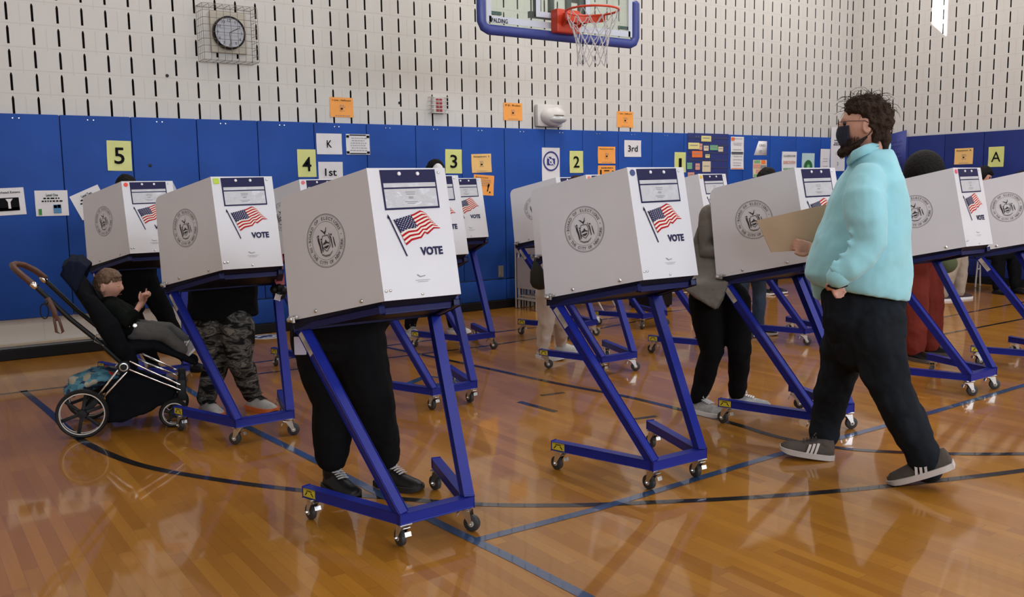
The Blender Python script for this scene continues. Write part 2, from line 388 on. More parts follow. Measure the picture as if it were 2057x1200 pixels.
while x < 13.0:
    x1 = min(x+1.22, 13.08)
    o = obj('wall_pad', pad(x, x1, .102, .358, .045, MPAD), MPAD, smooth=True); o.location = (0, WY-.001, 0)
    tag(o, 'low blue wall pad under the tall pads, %s from the left in the bottom row' % ORD[k], 'wall pad', 'low blue pads along the back wall floor')
    k += 1; x = x1
k = 0; x = .10
for x1 in [.56+.61*i for i in range(10)]:
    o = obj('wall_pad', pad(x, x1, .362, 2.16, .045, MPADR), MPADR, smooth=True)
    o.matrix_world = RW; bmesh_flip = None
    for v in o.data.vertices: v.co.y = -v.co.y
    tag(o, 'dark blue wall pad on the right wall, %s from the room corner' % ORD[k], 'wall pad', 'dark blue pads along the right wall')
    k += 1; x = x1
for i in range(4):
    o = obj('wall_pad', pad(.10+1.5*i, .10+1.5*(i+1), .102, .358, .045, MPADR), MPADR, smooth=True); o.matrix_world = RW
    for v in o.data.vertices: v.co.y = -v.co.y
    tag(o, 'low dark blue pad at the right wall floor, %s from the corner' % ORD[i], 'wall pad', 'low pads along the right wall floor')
# ------------------------------------------------------------------ paper signs on walls
FB_ = frame((1, 0, 0), (0, 0, 1))
def sign(name, x0, z0, x1, z1, m, label, cat='sign', wallm='back', pad_=True, tilt=0, items=(), group=None, curl=.004, shape=None):
    """paper sign; items: ('t', text, cx, cy, w, h, mat, bold) or ('b', cx, cy, w, h, mat) in fractions of the sheet"""
    cx, cz = (x0+x1)/2, (z0+z1)/2; w, h = abs(x1-x0), abs(z1-z0)
    bm = nb(); mats = [m]
    if shape: poly(bm, [((p[0]-.5)*w, (p[1]-.5)*h) for p in shape], .0015)
    else:
        nx = 6; g = [[None]*(nx+1) for _ in range(nx+1)]
        for i in range(nx+1):
            for j in range(nx+1):
                u, v = i/nx-.5, j/nx-.5
                g[i][j] = bm.verts.new((u*w, v*h, .002+curl*(4*u*u*abs(2*v)+.3*math.sin(5*u+3*v))))
        for i in range(nx):
            for j in range(nx): bm.faces.new((g[i][j], g[i+1][j], g[i+1][j+1], g[i][j+1]))
    o = obj(name, bm, m, smooth='all')
    for it in items:
        b = nb()
        if it[0] == 't':
            _, s, px, py, pw, ph, mm, bold = it
            text(b, s, (px-.5)*w, (py-.5)*h, pw*w if pw else None, ph*h, bold, z=.0075); nmx = 'lettering'
        elif it[0] == 'b':
            _, px, py, pw, ph, mm = it; poly(b, rrect((px-.5)*w, (py-.5)*h, pw*w, ph*h), 0); nmx = 'picture' if pw*ph > .06 else 'printed_line'
            bmesh.ops.translate(b, verts=b.verts, vec=(0, 0, .0068))
        elif it[0] == 'p':
            _, pts, mm, zz = it; poly(b, [((p[0]-.5)*w, (p[1]-.5)*h) for p in pts], 0); nmx = 'picture'
            bmesh.ops.translate(b, verts=b.verts, vec=(0, 0, zz))
        elif it[0] == 'lines':
            _, ys, pw, ph, mm = it; nmx = 'printed_text'
            rr = random.Random(int(w*1e4)+len(ys))
            for y in ys:
                ww = pw*rr.uniform(.75, 1)
                x = -ww/2
                while x < ww/2:
                    l = rr.uniform(.04, .12); poly(b, rrect((x+l/2)*w, (y-.5)*h, l*w, ph*h), 0); x += l+.03
            bmesh.ops.translate(b, verts=b.verts, vec=(0, 0, .0068))
        obj(nmx, b, mm, o)
    dy = .047 if pad_ else .001
    if wallm == 'back': L = M.Translation((cx, WY-dy, cz)) @ FB_.to_4x4()
    else: L = RW @ M.Translation((cx, dy, cz)) @ M(((1, 0, 0, 0), (0, 0, 1, 0), (0, 1, 0, 0), (0, 0, 0, 1)))
    o.matrix_world = L @ M.Rotation(tilt, 4, 'Z')
    return tag(o, label, cat, group)
BIG = [('t', '?', .5, .5, None, .5, MINK, .02)]
def big(s, w=None, h=.5, b=.012, cy=.5): return [('t', s, .5, cy, w, h, MINK, b)]
sign('paper_sign', 1.77, 1.69, 1.985, 1.97, MLIM, 'yellow sheet with a black 5, on the blue pads at the far left', items=big('5', .42, .55), tilt=-.02, curl=.008)
sign('paper_sign', 3.63, 1.62, 3.835, 1.91, MLIM, 'yellow-green sheet with a black 4, left of the white K sheet', items=big('4', .48, .52, cy=.47))
sign('paper_sign', 5.43, 1.65, 5.655, 1.93, MLIM, 'yellow-green sheet with a black 3, on the blue pads', items=big('3', .42, .55), tilt=-.01)
sign('paper_sign', 7.27, 1.65, 7.49, 1.93, MLIM, 'yellow-green sheet with a black 2, beside the no photography sign', items=big('2', .45, .52))
sign('paper_sign', 9.13, 1.65, 9.35, 1.93, MLIM, 'yellow-green sheet with a black 1, left of the pocket chart', items=big('1', .25, .5, cy=.45))
sign('paper_sign', 3.85, 1.86, 4.14, 2.08, MWHT, 'white sheet with a black K, above the 1st sheet', items=big('K', .2, .35))
sign('paper_sign', 3.86, 1.56, 4.14, 1.78, MWHT, 'white sheet reading 1st, below the K sheet', items=big('1st', .48, .36))
sign('paper_sign', 8.20, 1.86, 8.50, 2.08, MWHT, 'white sheet reading 3rd, on the blue pads above the row of booths', items=big('3rd', .58, .38))
sign('paper_sign', 4.19, 1.86, 4.47, 2.08, MWHT, 'laminated white notice with dark corner decorations and lines of text, right of the K sheet',
     items=[('lines', [.80, .68, .56, .44, .32, .2], .7, .035, MGREY), ('b', .5, .95, .7, .05, MINK), ('b', .5, .05, .7, .05, MINK), ('b', .07, .88, .12, .12, MINK), ('b', .93, .88, .12, .12, MINK), ('b', .07, .1, .12, .12, MINK), ('b', .93, .1, .12, .12, MINK)])
OT = lambda s: [('t', s, .5, .86, .8, .09, MINK, .01), ('lines', [.08], .6, .03, MGREY), ('lines', [.6, .52, .32], .22, .03, MGREY), ('b', .5, .43, .1, .08, MINK)]
sign('paper_sign', 4.04, 2.26, 4.31, 2.47, MORG, 'orange sheet on the block wall above the K sheet', pad_=False, items=OT('1 Line - Halfcourt'))
sign('paper_sign', 6.29, 2.29, 6.57, 2.50, MORG, 'orange sheet headed P.E. Rules, left of the white wall lamp', pad_=False, items=OT('P.E. Rules'))
sign('paper_sign', 8.11, 2.25, 8.40, 2.46, MORG, 'orange sheet on the block wall above the 3rd sheet', pad_=False, items=OT('1 Line - Halfcourt'))
sign('paper_sign', 5.79, 1.66, 6.07, 1.88, MLOR, 'pale orange sheet headed Station 1, right of the 3 sheet', items=OT('Station 1'), tilt=.03)
sign('paper_sign', 5.81, 1.39, 6.10, 1.63, MORG, 'orange exercise sheet hanging under the Station 1 sheet', tilt=-.07, items=[('t', 'Exercise', .4, .88, .6, .07, MINK, 0), ('lines', [.75, .66, .57, .48], .6, .03, MGREY), ('p', [(.66, .2), (.72, .2), (.74, .38), (.8, .52), (.74, .62), (.68, .48), (.7, .36)], MINK, .007), ('p', [(.78, .12), (.84, .12), (.84, .2), (.78, .2)], MINK, .007)])
sign('paper_sign', 7.74, 1.77, 8.04, 1.99, MORG, 'orange sheet with small printing right of the 2 sheet', items=OT('Equipment Rack'))
sign('paper_sign', 7.74, 1.52, 8.04, 1.745, MORG, 'orange sheet with little exercise figures, right under another orange sheet', items=[('p', [(.12, .3), (.2, .3), (.2, .75), (.12, .75)], MINK, .007), ('p', [(.78, .3), (.86, .3), (.9, .7), (.8, .7)], MINK, .007), ('b', .5, .7, .3, .06, MINK), ('lines', [.86], .7, .05, MINK)])
sign('paper_sign', .72, 1.30, 1.06, 1.54, MWHT, 'white poster with a dark photograph, cut by the left edge of the pads', tilt=.04, items=[('t', 'Overhead Extens', .6, .84, .62, .08, MINK, .015), ('b', .55, .4, .62, .48, MINK), ('b', .55, .22, .62, .12, MGREY), ('p', [(.60, .24), (.66, .24), (.66, .48), (.72, .6), (.55, .6), (.6, .48)], MWHT, .0078)])
MGRN = mat('green_ink', (.03, .22, .03), .6); MBLU = mat('photo_blue', (.05, .2, .42), .5)
sign('paper_sign', 1.14, 1.285, 1.41, 1.515, MWHT, 'white poster headed Level One with a green 1 and small photo', items=[('t', 'Level One', .52, .82, .36, .11, MINK, .02), ('lines', [.69, .58], .62, .055, MINK), ('t', '1', .13, .16, .1, .24, MGRN, .05), ('b', .66, .27, .24, .34, MBLU), ('b', .71, .37, .1, .13, MINK), ('b', .6, .36, .1, .12, MWHT)])
sign('paper_sign', 1.46, 1.28, 1.73, 1.52, MWHT, 'white poster headed Level Two, tilted, behind the leftmost booth', tilt=.42, items=[('t', 'Level Two', .52, .82, .36, .11, MINK, .02), ('lines', [.69, .58], .62, .055, MINK)])
# no photography sign
o = sign('paper_sign', 6.83, 1.36, 7.11, 1.965, MWHT, 'tall white sheet with a dark blue no photography symbol')
b = nb(); cx_, cy_ = 0, .135
def annulus(b, cx, cy, r0, r1, sy=1, seg=40, z=.0075, mi=0):
    A = [b.verts.new((cx+r0*math.cos(2*PI*k/seg), cy+sy*r0*math.sin(2*PI*k/seg), z)) for k in range(seg)]
    B = [b.verts.new((cx+r1*math.cos(2*PI*k/seg), cy+sy*r1*math.sin(2*PI*k/seg), z)) for k in range(seg)]
    for k in range(seg): b.faces.new((A[k], A[(k+1) % seg], B[(k+1) % seg], B[k])).material_index = mi
annulus(b, 0, cy_, .104, .124)
poly(b, rrect(0, cy_-.008, .125, .085, .01), 0); bmesh.ops.translate(b, verts=[v for v in b.verts if v.co.z < .005], vec=(0, 0, .0075))
n0 = len(b.verts); poly(b, rrect(-.02, cy_+.045, .05, .02), 0); bmesh.ops.translate(b, verts=[v for v in b.verts if v.co.z < .005], vec=(0, 0, .0076))
obj('symbol', b, mat('symbol_blue', (.02, .025, .2), .5), o)
b = nb(); annulus(b, 0, cy_-.008, .019, .033, z=.0082); c, s = math.cos(-PI/4), math.sin(-PI/4)
poly(b, [(c*x-s*y, cy_+s*x+c*y) for x, y in ((-.105, -.006), (.105, -.006), (.105, .006), (-.105, .006))], 0); bmesh.ops.translate(b, verts=[v for v in b.verts if v.co.z < .005], vec=(0, 0, .0086))
obj('lens_mark', b, MWHT, o)
# pocket chart with cards
o = sign('pocket_chart', 9.38, 1.50, 10.22, 2.20, mat('chart_blue', (.018, .03, .16), .5), 'dark blue hanging pocket chart holding small coloured word cards, right of the 1 sheet', cat='wall chart', curl=.004)
for r_ in range(6):
    b = nb(); poly(b, rrect(0, .285-.105*r_, .80, .012), 0); bmesh.ops.translate(b, verts=b.verts, vec=(0, 0, .008)); obj('pocket_strip', b, mat('pocket_strip', (.05, .055, .09), .3), o)
MCG = mat('card_green', (.15, .38, .2), .6); MCP = mat('card_pink', (.62, .28, .22), .6); MCT = mat('card_tan', (.62, .52, .36), .6); MCY = mat('card_yellow', (.66, .6, .25), .6); MCO = mat('card_orange', (.72, .16, .03), .6)
for cx, cz, w, h, mm in ((-.05, .275, .2, .08, MCY), (-.3, .17, .22, .09, MCY), (-.16, .16, .06, .09, MCP), (-.05, .14, .1, .07, MCT), (.11, .15, .16, .07, MCG), (.25, .13, .1, .07, MCT), (-.23, .055, .21, .09, MCO), (-.02, .03, .09, .05, MCY), (-.38, -.11, .1, .09, MCG), (-.22, -.12, .09, .09, MCP), (-.04, -.12, .17, .15, MCT), (-.35, -.24, .13, .08, MCP), (-.1, -.26, .19, .07, MCT), (.18, -.27, .18, .05, MCG)):
    b = nb(); poly(b, rrect(cx, cz, w, h), .0008); bmesh.ops.translate(b, verts=b.verts, vec=(0, 0, .010)); c_ = obj('word_card', b, mm, o)
    b = nb(); poly(b, rrect(cx, cz+.008, w*.7, .012), 0); bmesh.ops.translate(b, verts=b.verts, vec=(0, 0, .0115)); obj('printed_line', b, MGREY, c_)
sign('paper_sign', 10.27, 1.93, 10.55, 2.165, MWHT, 'upper of two bordered white certificates beside the pocket chart', items=[('b', .15, .85, .25, .2, MCO), ('lines', [.88, .6, .5, .2], .7, .04, MGREY), ('b', .5, .03, .9, .05, MINK)])
sign('paper_sign', 10.27, 1.69, 10.55, 1.925, MWHT, 'lower of two bordered white certificates beside the pocket chart', items=[('b', .5, .96, .9, .05, MINK), ('lines', [.8, .6, .4, .25], .7, .04, MGREY), ('b', .5, .05, .9, .05, MCO)])
sign('paper_sign', 10.78, 1.90, 11.07, 2.11, MWHT, 'white sheet with one slanting cut side, high on the pads', shape=[(0, 0), (1, 0), (1, 1), (.35, 1)], items=[('t', 'CRED', .62, .7, .5, .16, MGREY, .01), ('t', 'IT', .5, .25, .2, .2, MGREY, .01)])
o = sign('card_collage', 10.76, 1.57, 11.07, 1.83, MCT, 'small board of tan, orange and grey cards below the slanting sheet', cat='wall chart', items=[('b', .3, .9, .4, .15, MCG), ('b', .75, .88, .3, .22, MCO), ('b', .3, .65, .5, .2, MCP), ('b', .75, .6, .4, .2, MGREY), ('b', .5, .35, .5, .2, MCP), ('b', .5, .1, .9, .15, MCG)])
sign('paper_sign', 11.42, 1.63, 11.77, 1.96, MWHT, 'white poster with dark, red and green bands of capitals', items=[('t', 'CLASSROOM', .5, .8, .8, .1, MGREY, .03), ('t', 'EXPECTATION', .5, .5, .8, .14, MCP, .03), ('t', 'RESPONSIBLE', .5, .2, .8, .1, MCG, .03)])
sign('paper_sign', 11.90, 1.63, 12.21, 1.94, mat('pale_blue_paper', (.42, .58, .6), .6), 'pale blue poster with a round dark green emblem', items=[('p', [(.5+.34*math.cos(a*PI/8), .3+.36*math.sin(a*PI/8)) for a in range(16)], mat('emblem_green', (.02, .12, .03), .6), .0075), ('p', [(.5+.12*math.cos(a*PI/8), .32+.12*math.sin(a*PI/8)) for a in range(16)], MCG, .0085)])
sign('paper_sign', 12.36, 1.62, 12.60, 2.01, MWHT, 'narrow white sheet partly behind the long white notice', items=[('lines', [.6, .5, .3], .6, .02, MGREY)])
sign('long_notice', 12.62, 1.66, 12.99, 2.36, MWHT, 'long white notice of black text in the room corner behind the walking man', items=[('lines', [.9, .85], .3, .018, MGREY), ('lines', [.7, .64, .6], .7, .022, MINK), ('t', '1 1 1', .5, .4, .3, .06, MGREY, .02), ('t', '2', .5, .17, .1, .08, MGREY, .02)])
sign('paper_sign', 1.95, 1.71, 2.24, 1.94, MLOR, 'orange sheet headed Station 2 on the right wall', wallm='right', items=OT('Station 2'))
sign('paper_sign', 2.47, 1.66, 2.70, 1.94, MLIM, 'yellow-green sheet with a black A on the right wall', wallm='right', items=big('A', .6, .5, .0))
o = sign('banner', .74, 1.60, 1.13, 2.26, mat('banner_blue', (.018, .03, .19), .6), 'dark blue cloth banner with grey lines hanging near the corner of the right wall', cat='banner', wallm='right', shape=[(0, 0), (1, 0), (1, 1), (0, .9)], items=[('lines', [.75, .66, .5, .4], .6, .03, mat('banner_ink', (.06, .08, .24), .7))])
for x, z, dy, lab in ((2.37, 2.60, .0, 'small black hole plug in the block wall left of the caged clock'), (4.88, 2.44, .0, 'small black hole plug in the block wall left of the red fire alarm'), (2.15, 1.74, .046, 'small dark plug in the blue pad right of the 5 sheet')):
    b = nb(); lathe(b, [(.016, 0), (.016, .004), (.008, .005), (0, .005)], (x, WY-dy, z), (0, -1, 0), 12); tag(obj('wall_plug', b, MBLK), lab, 'wall plug')
# ------------------------------------------------------------------ caged clock
def wallroot(name, x, z, label, cat): return root(name, (x, WY, z), 0, label, cat)
t = wallroot('wall_clock', 2.95, 3.02, 'round black-rimmed wall clock on a beige plate above the blue pads', 'clock')
b = nb(); box(b, (.03, -.02, .03), (.36, .04, .40), bev=.008); obj('back_plate', b, mat('plate_beige', (.46, .43, .36), .6), t)
b = nb(); lathe(b, [(.150, .0), (.160, .01), (.160, .055), (.150, .064), (.143, .060), (.143, .0)], (.02, -.04, .02), (0, -1, 0), 40, cap=False); obj('rim', b, MBLK, t, smooth=True)
b = nb(); lathe(b, [(.143, 0), (.143, .004), (0, .004)], (.02, -.085, .02), (0, -1, 0), 40); face = obj('clock_face', b, mat('clock_white', (.62, .62, .68), .35), t)
b = nb(); FW = FB_
for h_ in range(1, 13):
    a = PI/2-h_*PI/6; text(b, str(h_), .117*math.cos(a), .117*math.sin(a), None, .028, .0, F=FW, o=V((.02, -.0915, .02)))
obj('numerals', b, MINK, face)
b = nb()
for a, L, w in ((math.radians(28), .10, .006), (math.radians(-86), .115, .004)): bar(b, (.02, -.094, .02), (.02+L*math.cos(a), -.094, .02+L*math.sin(a)), w, .002, (0, -1, 0), 0)
obj('clock_hands', b, MINK, face)
b = nb(); lathe(b, [(.150, 0), (.147, .006), (0, .009)], (.02, -.097, .02), (0, -1, 0), 40); obj('glass_cover', b, clearmat('clear_cover'), t, smooth=True)
t = wallroot('wire_cage', 2.95, 3.02, 'square wire guard cage over the wall clock', 'wire cage')
b = nb(); W, H, Dp = .27, .265, .20; rw = .0022
for k in range(9):
    u = -W+2*W*k/8
    tube(b, [(u, -.002, -H), (u, -Dp+.02, -H), (u, -Dp, -H+.02), (u, -Dp, H-.02), (u, -Dp+.02, H), (u, -.002, H)], rw, 5)
for k in range(9):
    u = -H+2*H*k/8
    tube(b, [(-W, -.002, u), (-W, -Dp+.02, u), (-W+.02, -Dp, u), (W-.02, -Dp, u), (W, -Dp+.02, u), (W, -.002, u)], rw, 5)
for y in (-.004, -.07, -.135):
    tube(b, [(-W, y, -H), (W, y, -H), (W, y, H), (-W, y, H)], rw, 5, closed=True)
obj('wire_grid', b, mat('cage_wire', (.20, .17, .14), .4, metal=.6), t)
# ------------------------------------------------------------------ alarm strobe, lamp, outlet
t = wallroot('fire_alarm', 5.37, 2.43, 'small white caged alarm with red lattice window on the block wall', 'alarm')
b = nb(); box(b, (0, -.02, 0), (.15, .04, .18), bev=.006); obj('housing', b, mat('alarm_white', (.55, .53, .52), .5), t)
b = nb()
for i in range(2):
    for k in range(4): box(b, (-.022+.044*i, -.044, -.06+.04*k), (.034, .008, .028), bev=.002)
obj('red_lens', b, mat('alarm_red', (.30, .012, .02), .3), t)
b = nb()
for x in (-.11, -.075, .075, .11): tube(b, [(x, -.002, -.09), (x, -.07, -.08), (x, -.07, .08), (x, -.002, .09)], .003, 5)
for z in (-.09, -.045, 0, .045, .09): tube(b, [(-.12, -.002, z), (-.11, -.07, z), (.11, -.07, z), (.12, -.002, z)], .003, 5)
obj('guard', b, mat('guard_wire', (.5, .49, .47), .4), t)
t = wallroot('wall_lamp', 6.95, 2.36, 'rounded white plastic lamp housing on the block wall right of the P.E. sheet', 'lamp')
b = nb(); box(b, (0, -.04, 0), (.40, .08, .28), bev=.035); obj('back_box', b, mat('lamp_white', (.56, .54, .53), .35), t, smooth=True)
b = nb(); ell(b, (.03, -.08, -.01), (.19, .13, .125), 28); obj('cover', b, mat('lamp_white', (.5, .5, .5)), t, smooth='all')
b = nb(); ell(b, (.05, -.10, -.05), (.16, .135, .06), 24); obj('lens', b, mat('lamp_lens', (.45, .46, .47), .12), t, smooth='all')
b = nb(); tube(b, [(-.1, -.165, -.005), (0, -.215, -.005), (.1, -.205, -.005), (.2, -.13, -.005)], .006, 6); obj('seam_strip', b, mat('brown_strip', (.12, .07, .05), .5), t)
t = root('wall_outlet', (6.18, WY-.046, .455), 0, 'small recessed metal outlet cover in the low part of the blue pads', 'outlet')
b = nb(); box(b, (0, -.006, 0), (.075, .014, .14), bev=.003); obj('cover_plate', b, mat('outlet_metal', (.16, .15, .14), .4), t)
b = nb(); box(b, (-.01, -.014, 0), (.025, .006, .09), bev=.002); obj('socket', b, MCHR, t)
# ------------------------------------------------------------------ basketball backboard
t = root('basketball_backboard', (5.32, 6.8, 2.82), 0, 'glass basketball backboard with blue edge padding and orange rim above the booths', 'backboard')
BW, BH = 1.86, 1.07; MGL = clearmat('backboard_glass', (.90, .96, .92))
b = nb(); box(b, (0, 0, .06+(BH-.06)/2), (BW-.16, .012, BH-.06)); obj('glass_panel', b, MGL, t)
MPB = mat('backboard_blue_pad', (.035, .055, .26), .38)
b = nb()
pts = [(-BW/2+.03, 0, .42), (-BW/2+.03, 0, .10), (-BW/2+.055, 0, .055), (-BW/2+.10, 0, .035), (BW/2-.10, 0, .035), (BW/2-.055, 0, .055), (BW/2-.03, 0, .10), (BW/2-.03, 0, .42)]
tube(b, pts, [(.034, .045)]*len(pts), 14, side=(0, 1, 0)); obj('edge_padding', b, MPB, t, smooth=True)
MBWH = mat('backboard_white', (.55, .60, .70), .4)
b = nb()
for x in (-BW/2+.105, BW/2-.105): box(b, (x, -.008, BH/2+.05), (.05, .004, BH-.1))
for z in (.125, BH-.03): box(b, (0, -.008, z), (BW-.21, .004, .055))
obj('border_line', b, MBWH, t)
b = nb()
for x in (-.29, .29): box(b, (x, -.008, .42), (.05, .004, .46))
for z in (.215, .63): box(b, (0, -.008, z), (.53, .004, .05))
obj('target_square', b, MBWH, t)
b = nb(); text(b, 'SPALDING', -BW/2+.205, .118, .19, .038, .015, F=FB_, o=V((0, -.0125, 0))); obj('lettering', b, MINK, t)
b = nb()
for x in (-.26, -.1, .1, .26): bar(b, (x, .05, .2), (x, .05, 1.05), .07 if abs(x) > .2 else .05, .04, (0, 1, 0))
for z in (.22, .6, 1.0): bar(b, (-.33, .07, z), (.33, .07, z), .05)
for x in (-.22, .22): bar(b, (x, .08, .4), (x*.8, 1.2, 2.6), .07); bar(b, (x, .08, .9), (x*.8, 1.2, 3.3), .07)
obj('support_frame', b, mat('steel_grey', (.09, .10, .11), .5), t)
b = nb()
for x in (-.74, .76): box(b, (x, .02, .185), (.12, .03, .03), bev=.004)
obj('corner_bracket', b, mat('bracket_green', (.10, .17, .15), .5), t)
MRIM = mat('rim_orange', (.62, .055, .02), .4)
b = nb(); box(b, (-.02, -.06, .16), (.26, .10, .21), bev=.012); box(b, (0, -.14, .19), (.17, .08, .08), bev=.01)
obj('rim_bracket', b, MRIM, t)
b = nb(); RCX = (0, -.42, .205); R_ = .235
tube(b, [(R_*math.cos(a*PI/20), -.42+R_*math.sin(a*PI/20), .205) for a in range(40)], .010, 8, closed=True)
poly_ = [(R_*math.cos(math.radians(a)), -.42+R_*math.sin(math.radians(a)), .175) for a in range(20, 161, 10)]
for p, q_ in zip(poly_, poly_[1:]): bar(b, p, q_, .008, .07, bev=0)
for a in (60, 120): bar(b, (R_*math.cos(math.radians(a)), -.42+R_*math.sin(math.radians(a)), .17), (.09*(1 if a < 90 else -1), -.12, .12), .014)
rim = obj('rim', b, MRIM, t, smooth=True)
b = nb(); NS = 12
def npt(k, j, tw=0):
    prof = [(.235, .20), (.215, .125), (.175, .05), (.150, -.03), (.138, -.11), (.132, -.19), (.14, -.26)]
    r, z = prof[j]; a = 2*PI*(k+.5*(j % 2)+tw)/NS; return V((r*math.cos(a), -.42+r*math.sin(a), z+.01*math.sin(k*3.1+j)))
for k in range(NS):
    for j in range(6):
        for s in ((0, 1) if j % 2 == 0 else (0, 1)):
            p = npt(k, j); q_ = npt(k-(1 if s and j % 2 == 0 else 0)+(1 if s and j % 2 == 1 else 0), j+1)
            m_ = (p+q_)/2-V((0, 0, .012)); tube(b, [p, m_, q_], .0038, 5)
obj('net', b, mat('net_white', (.55, .54, .56), .8), rim)
# ------------------------------------------------------------------ floor markings
MLB = mat('court_line_black', (.012, .011, .012), .22, coat=.6); MLN = mat('court_line_blue', (.028, .062, .15), .22, coat=.6)
def line(name, pts, w, m, label=None, z=.0012):
    P = [V((p[0], p[1], 0)) for p in pts]; b = nb(); L, R = [], []
    for i, p in enumerate(P):
        t_ = (P[min(i+1, len(P)-1)]-P[max(i-1, 0)]).normalized(); n_ = V((-t_.y, t_.x, 0))*w/2
        L.append(b.verts.new(p+n_+V((0, 0, z)))); R.append(b.verts.new(p-n_+V((0, 0, z))))
    for i in range(len(P)-1): b.faces.new((L[i], L[i+1], R[i+1], R[i]))
    return tag(obj(name, b, m), kind='structure')
def smooth_pts(P, n=6):
    out = []
    for i in range(len(P)-1):
        p0, p1, p2, p3 = P[max(i-1, 0)], P[i], P[i+1], P[min(i+2, len(P)-1)]
        for k in range(n):
            t_ = k/n; out.append(tuple(.5*((2*p1[a])+(-p0[a]+p2[a])*t_+(2*p0[a]-5*p1[a]+4*p2[a]-p3[a])*t_**2+(-p0[a]+3*p1[a]-3*p2[a]+p3[a])*t_**3) for a in (0, 1)))
    return out+[P[-1]]
line('floor_line', smooth_pts([(.77, 7.69), (.83, 6.77), (.87, 5.97), (.96, 5.44), (1.09, 5.03), (1.34, 4.57), (1.59, 4.2), (1.86, 3.87), (2.19, 3.49), (2.54, 3.21), (2.85, 3.02), (3.26, 2.79), (3.73, 2.57), (4.25, 2.37), (4.71, 2.21), (5.6, 1.95)]), .05, MLB)
line('floor_line', [(1.79, 8.9), (1.79, 5.53), (1.86, 4.48), (1.89, 3.9), (1.93, 3.3), (1.97, 2.83), (2.0, 2.2), (2.05, 0)], .05, MLN, z=.0014)
line('floor_line', [(1.96, 3.12), (2.58, 3.1), (3.92, 3.15), (4.99, 3.14), (6.69, 3.18), (10, 3.2)], .05, MLN, z=.0016)
line('floor_line', smooth_pts([(3.79, 7.64), (3.9, 6.88), (4.01, 6.03), (4.11, 5.24), (4.22, 4.64), (4.25, 3.84), (4.22, 3.37), (4.3, 3.04), (4.52, 2.75), (5.0, 2.35), (5.8, 1.9)]), .05, MLB, z=.0018)
line('floor_line', [(3.53, 5.04), (3.56, 4.66)], .05, MLB); line('floor_line', [(3.76, 5.1), (3.95, 5.07)], .04, MLB); line('floor_line', [(3.83, 4.2), (4.0, 4.17)], .04, MLB)
line('floor_line', [(-2, 7.75), (1.2, 7.62), (4.5, 7.68), (9, 7.6)], .04, MLB); line('floor_line', [(2.4, 7.15), (4.66, 7.05), (6.0, 7.15), (7, 7.35)], .035, MLB)
line('floor_line', [(7.0, 4.75), (12.5, 4.77)], .04, MLB); line('floor_line', [(7.6, 5.3), (12.5, 5.47)], .035, MLB)
line('floor_line', [(3.05, 5.95), (3.45, 6.2), (3.6, 5.9), (3.1, 5.85)], .08, MLN)
b = nb(); oc = [(3.13+.17*math.cos(PI/8+k*PI/4), 8.95+.17*math.sin(PI/8+k*PI/4)) for k in range(8)]
poly(b, oc, .0015); o = tag(obj('floor_sticker', b, mat('sticker_white', (.6, .6, .62), .4)), 'white octagonal sticker with a blue ring on the floor by the back wall', 'floor sticker')
b = nb(); annulus(b, 3.13, 8.95, .10, .125, z=.003); annulus(b, 3.13, 8.95, .03, .06, z=.003); poly(b, [(3.05, 8.9), (3.2, 8.98), (3.18, 9.02), (3.03, 8.94)], .003); obj('ring_mark', b, mat('sticker_blue', (.03, .05, .2), .5), o)
# ================================================================== VOTING BOOTHS
FT = [V((s*.186, .185, 1.569)) for s in (-1, 1)]; FBt = [V((s*.183, .070, 1.033)) for s in (-1, 1)]
BB = [V((s*.383, .590, .913)) for s in (-1, 1)]; BT = [V((s*.374, .668, 1.452)) for s in (-1, 1)]
PUP = (FT[0]-FBt[0]).normalized(); PF = frame((1, 0, 0), V((0, .115, .536))); PO = V((0, .070, 1.033))   # front panel axes
PH = .549
def panel2d(P, a): q = P-a; return q
def make_caster():
    c = nb()
    box(c, (0, 0, .106), (.058, .058, .005), bev=.001)
    lathe(c, [(.018, .092), (.024, .094), (.026, .104), (.018, .105)], seg=16)
    for s in (-1, 1):
        poly(c, [(-.022, .095), (.024, .095), (.030, .06), (.034, .034), (.022, .03), (.006, .055)], .003, F=frame((0, 1, 0), (0, 0, 1)), o=V((s*.018-.0015, 0, 0)))
    tube(c, [(-.022, .027, .0375), (.022, .027, .0375)], .007, 8)
    box(c, (0, -.018, .086), (.034, .035, .004), Mx_(-.5), bev=.001)
    box(c, (0, -.040, .070), (.030, .006, .020), Mx_(-.3), bev=.001)
    o = obj('caster', c, MCHR)
    w = nb(); lathe(w, [(.008, -.014), (.030, -.014), (.036, -.010), (.0375, 0), (.036, .010), (.030, .014), (.010, .014)], (0, .027, .0375), (1, 0, 0), 26); wh = obj('wheel', w, MRUB, o, smooth=True)
    h = nb()
    for s in (-1, 1): lathe(h, [(.014, 0), (.014, .002), (.004, .003)], (s*.014, .027, .0375), (s, 0, 0), 14)
    obj('hub_cap', h, mat('hub_cream', (.5, .47, .42), .4), o)
    return o
def Mx_(a): return M.Rotation(a, 3, 'X')
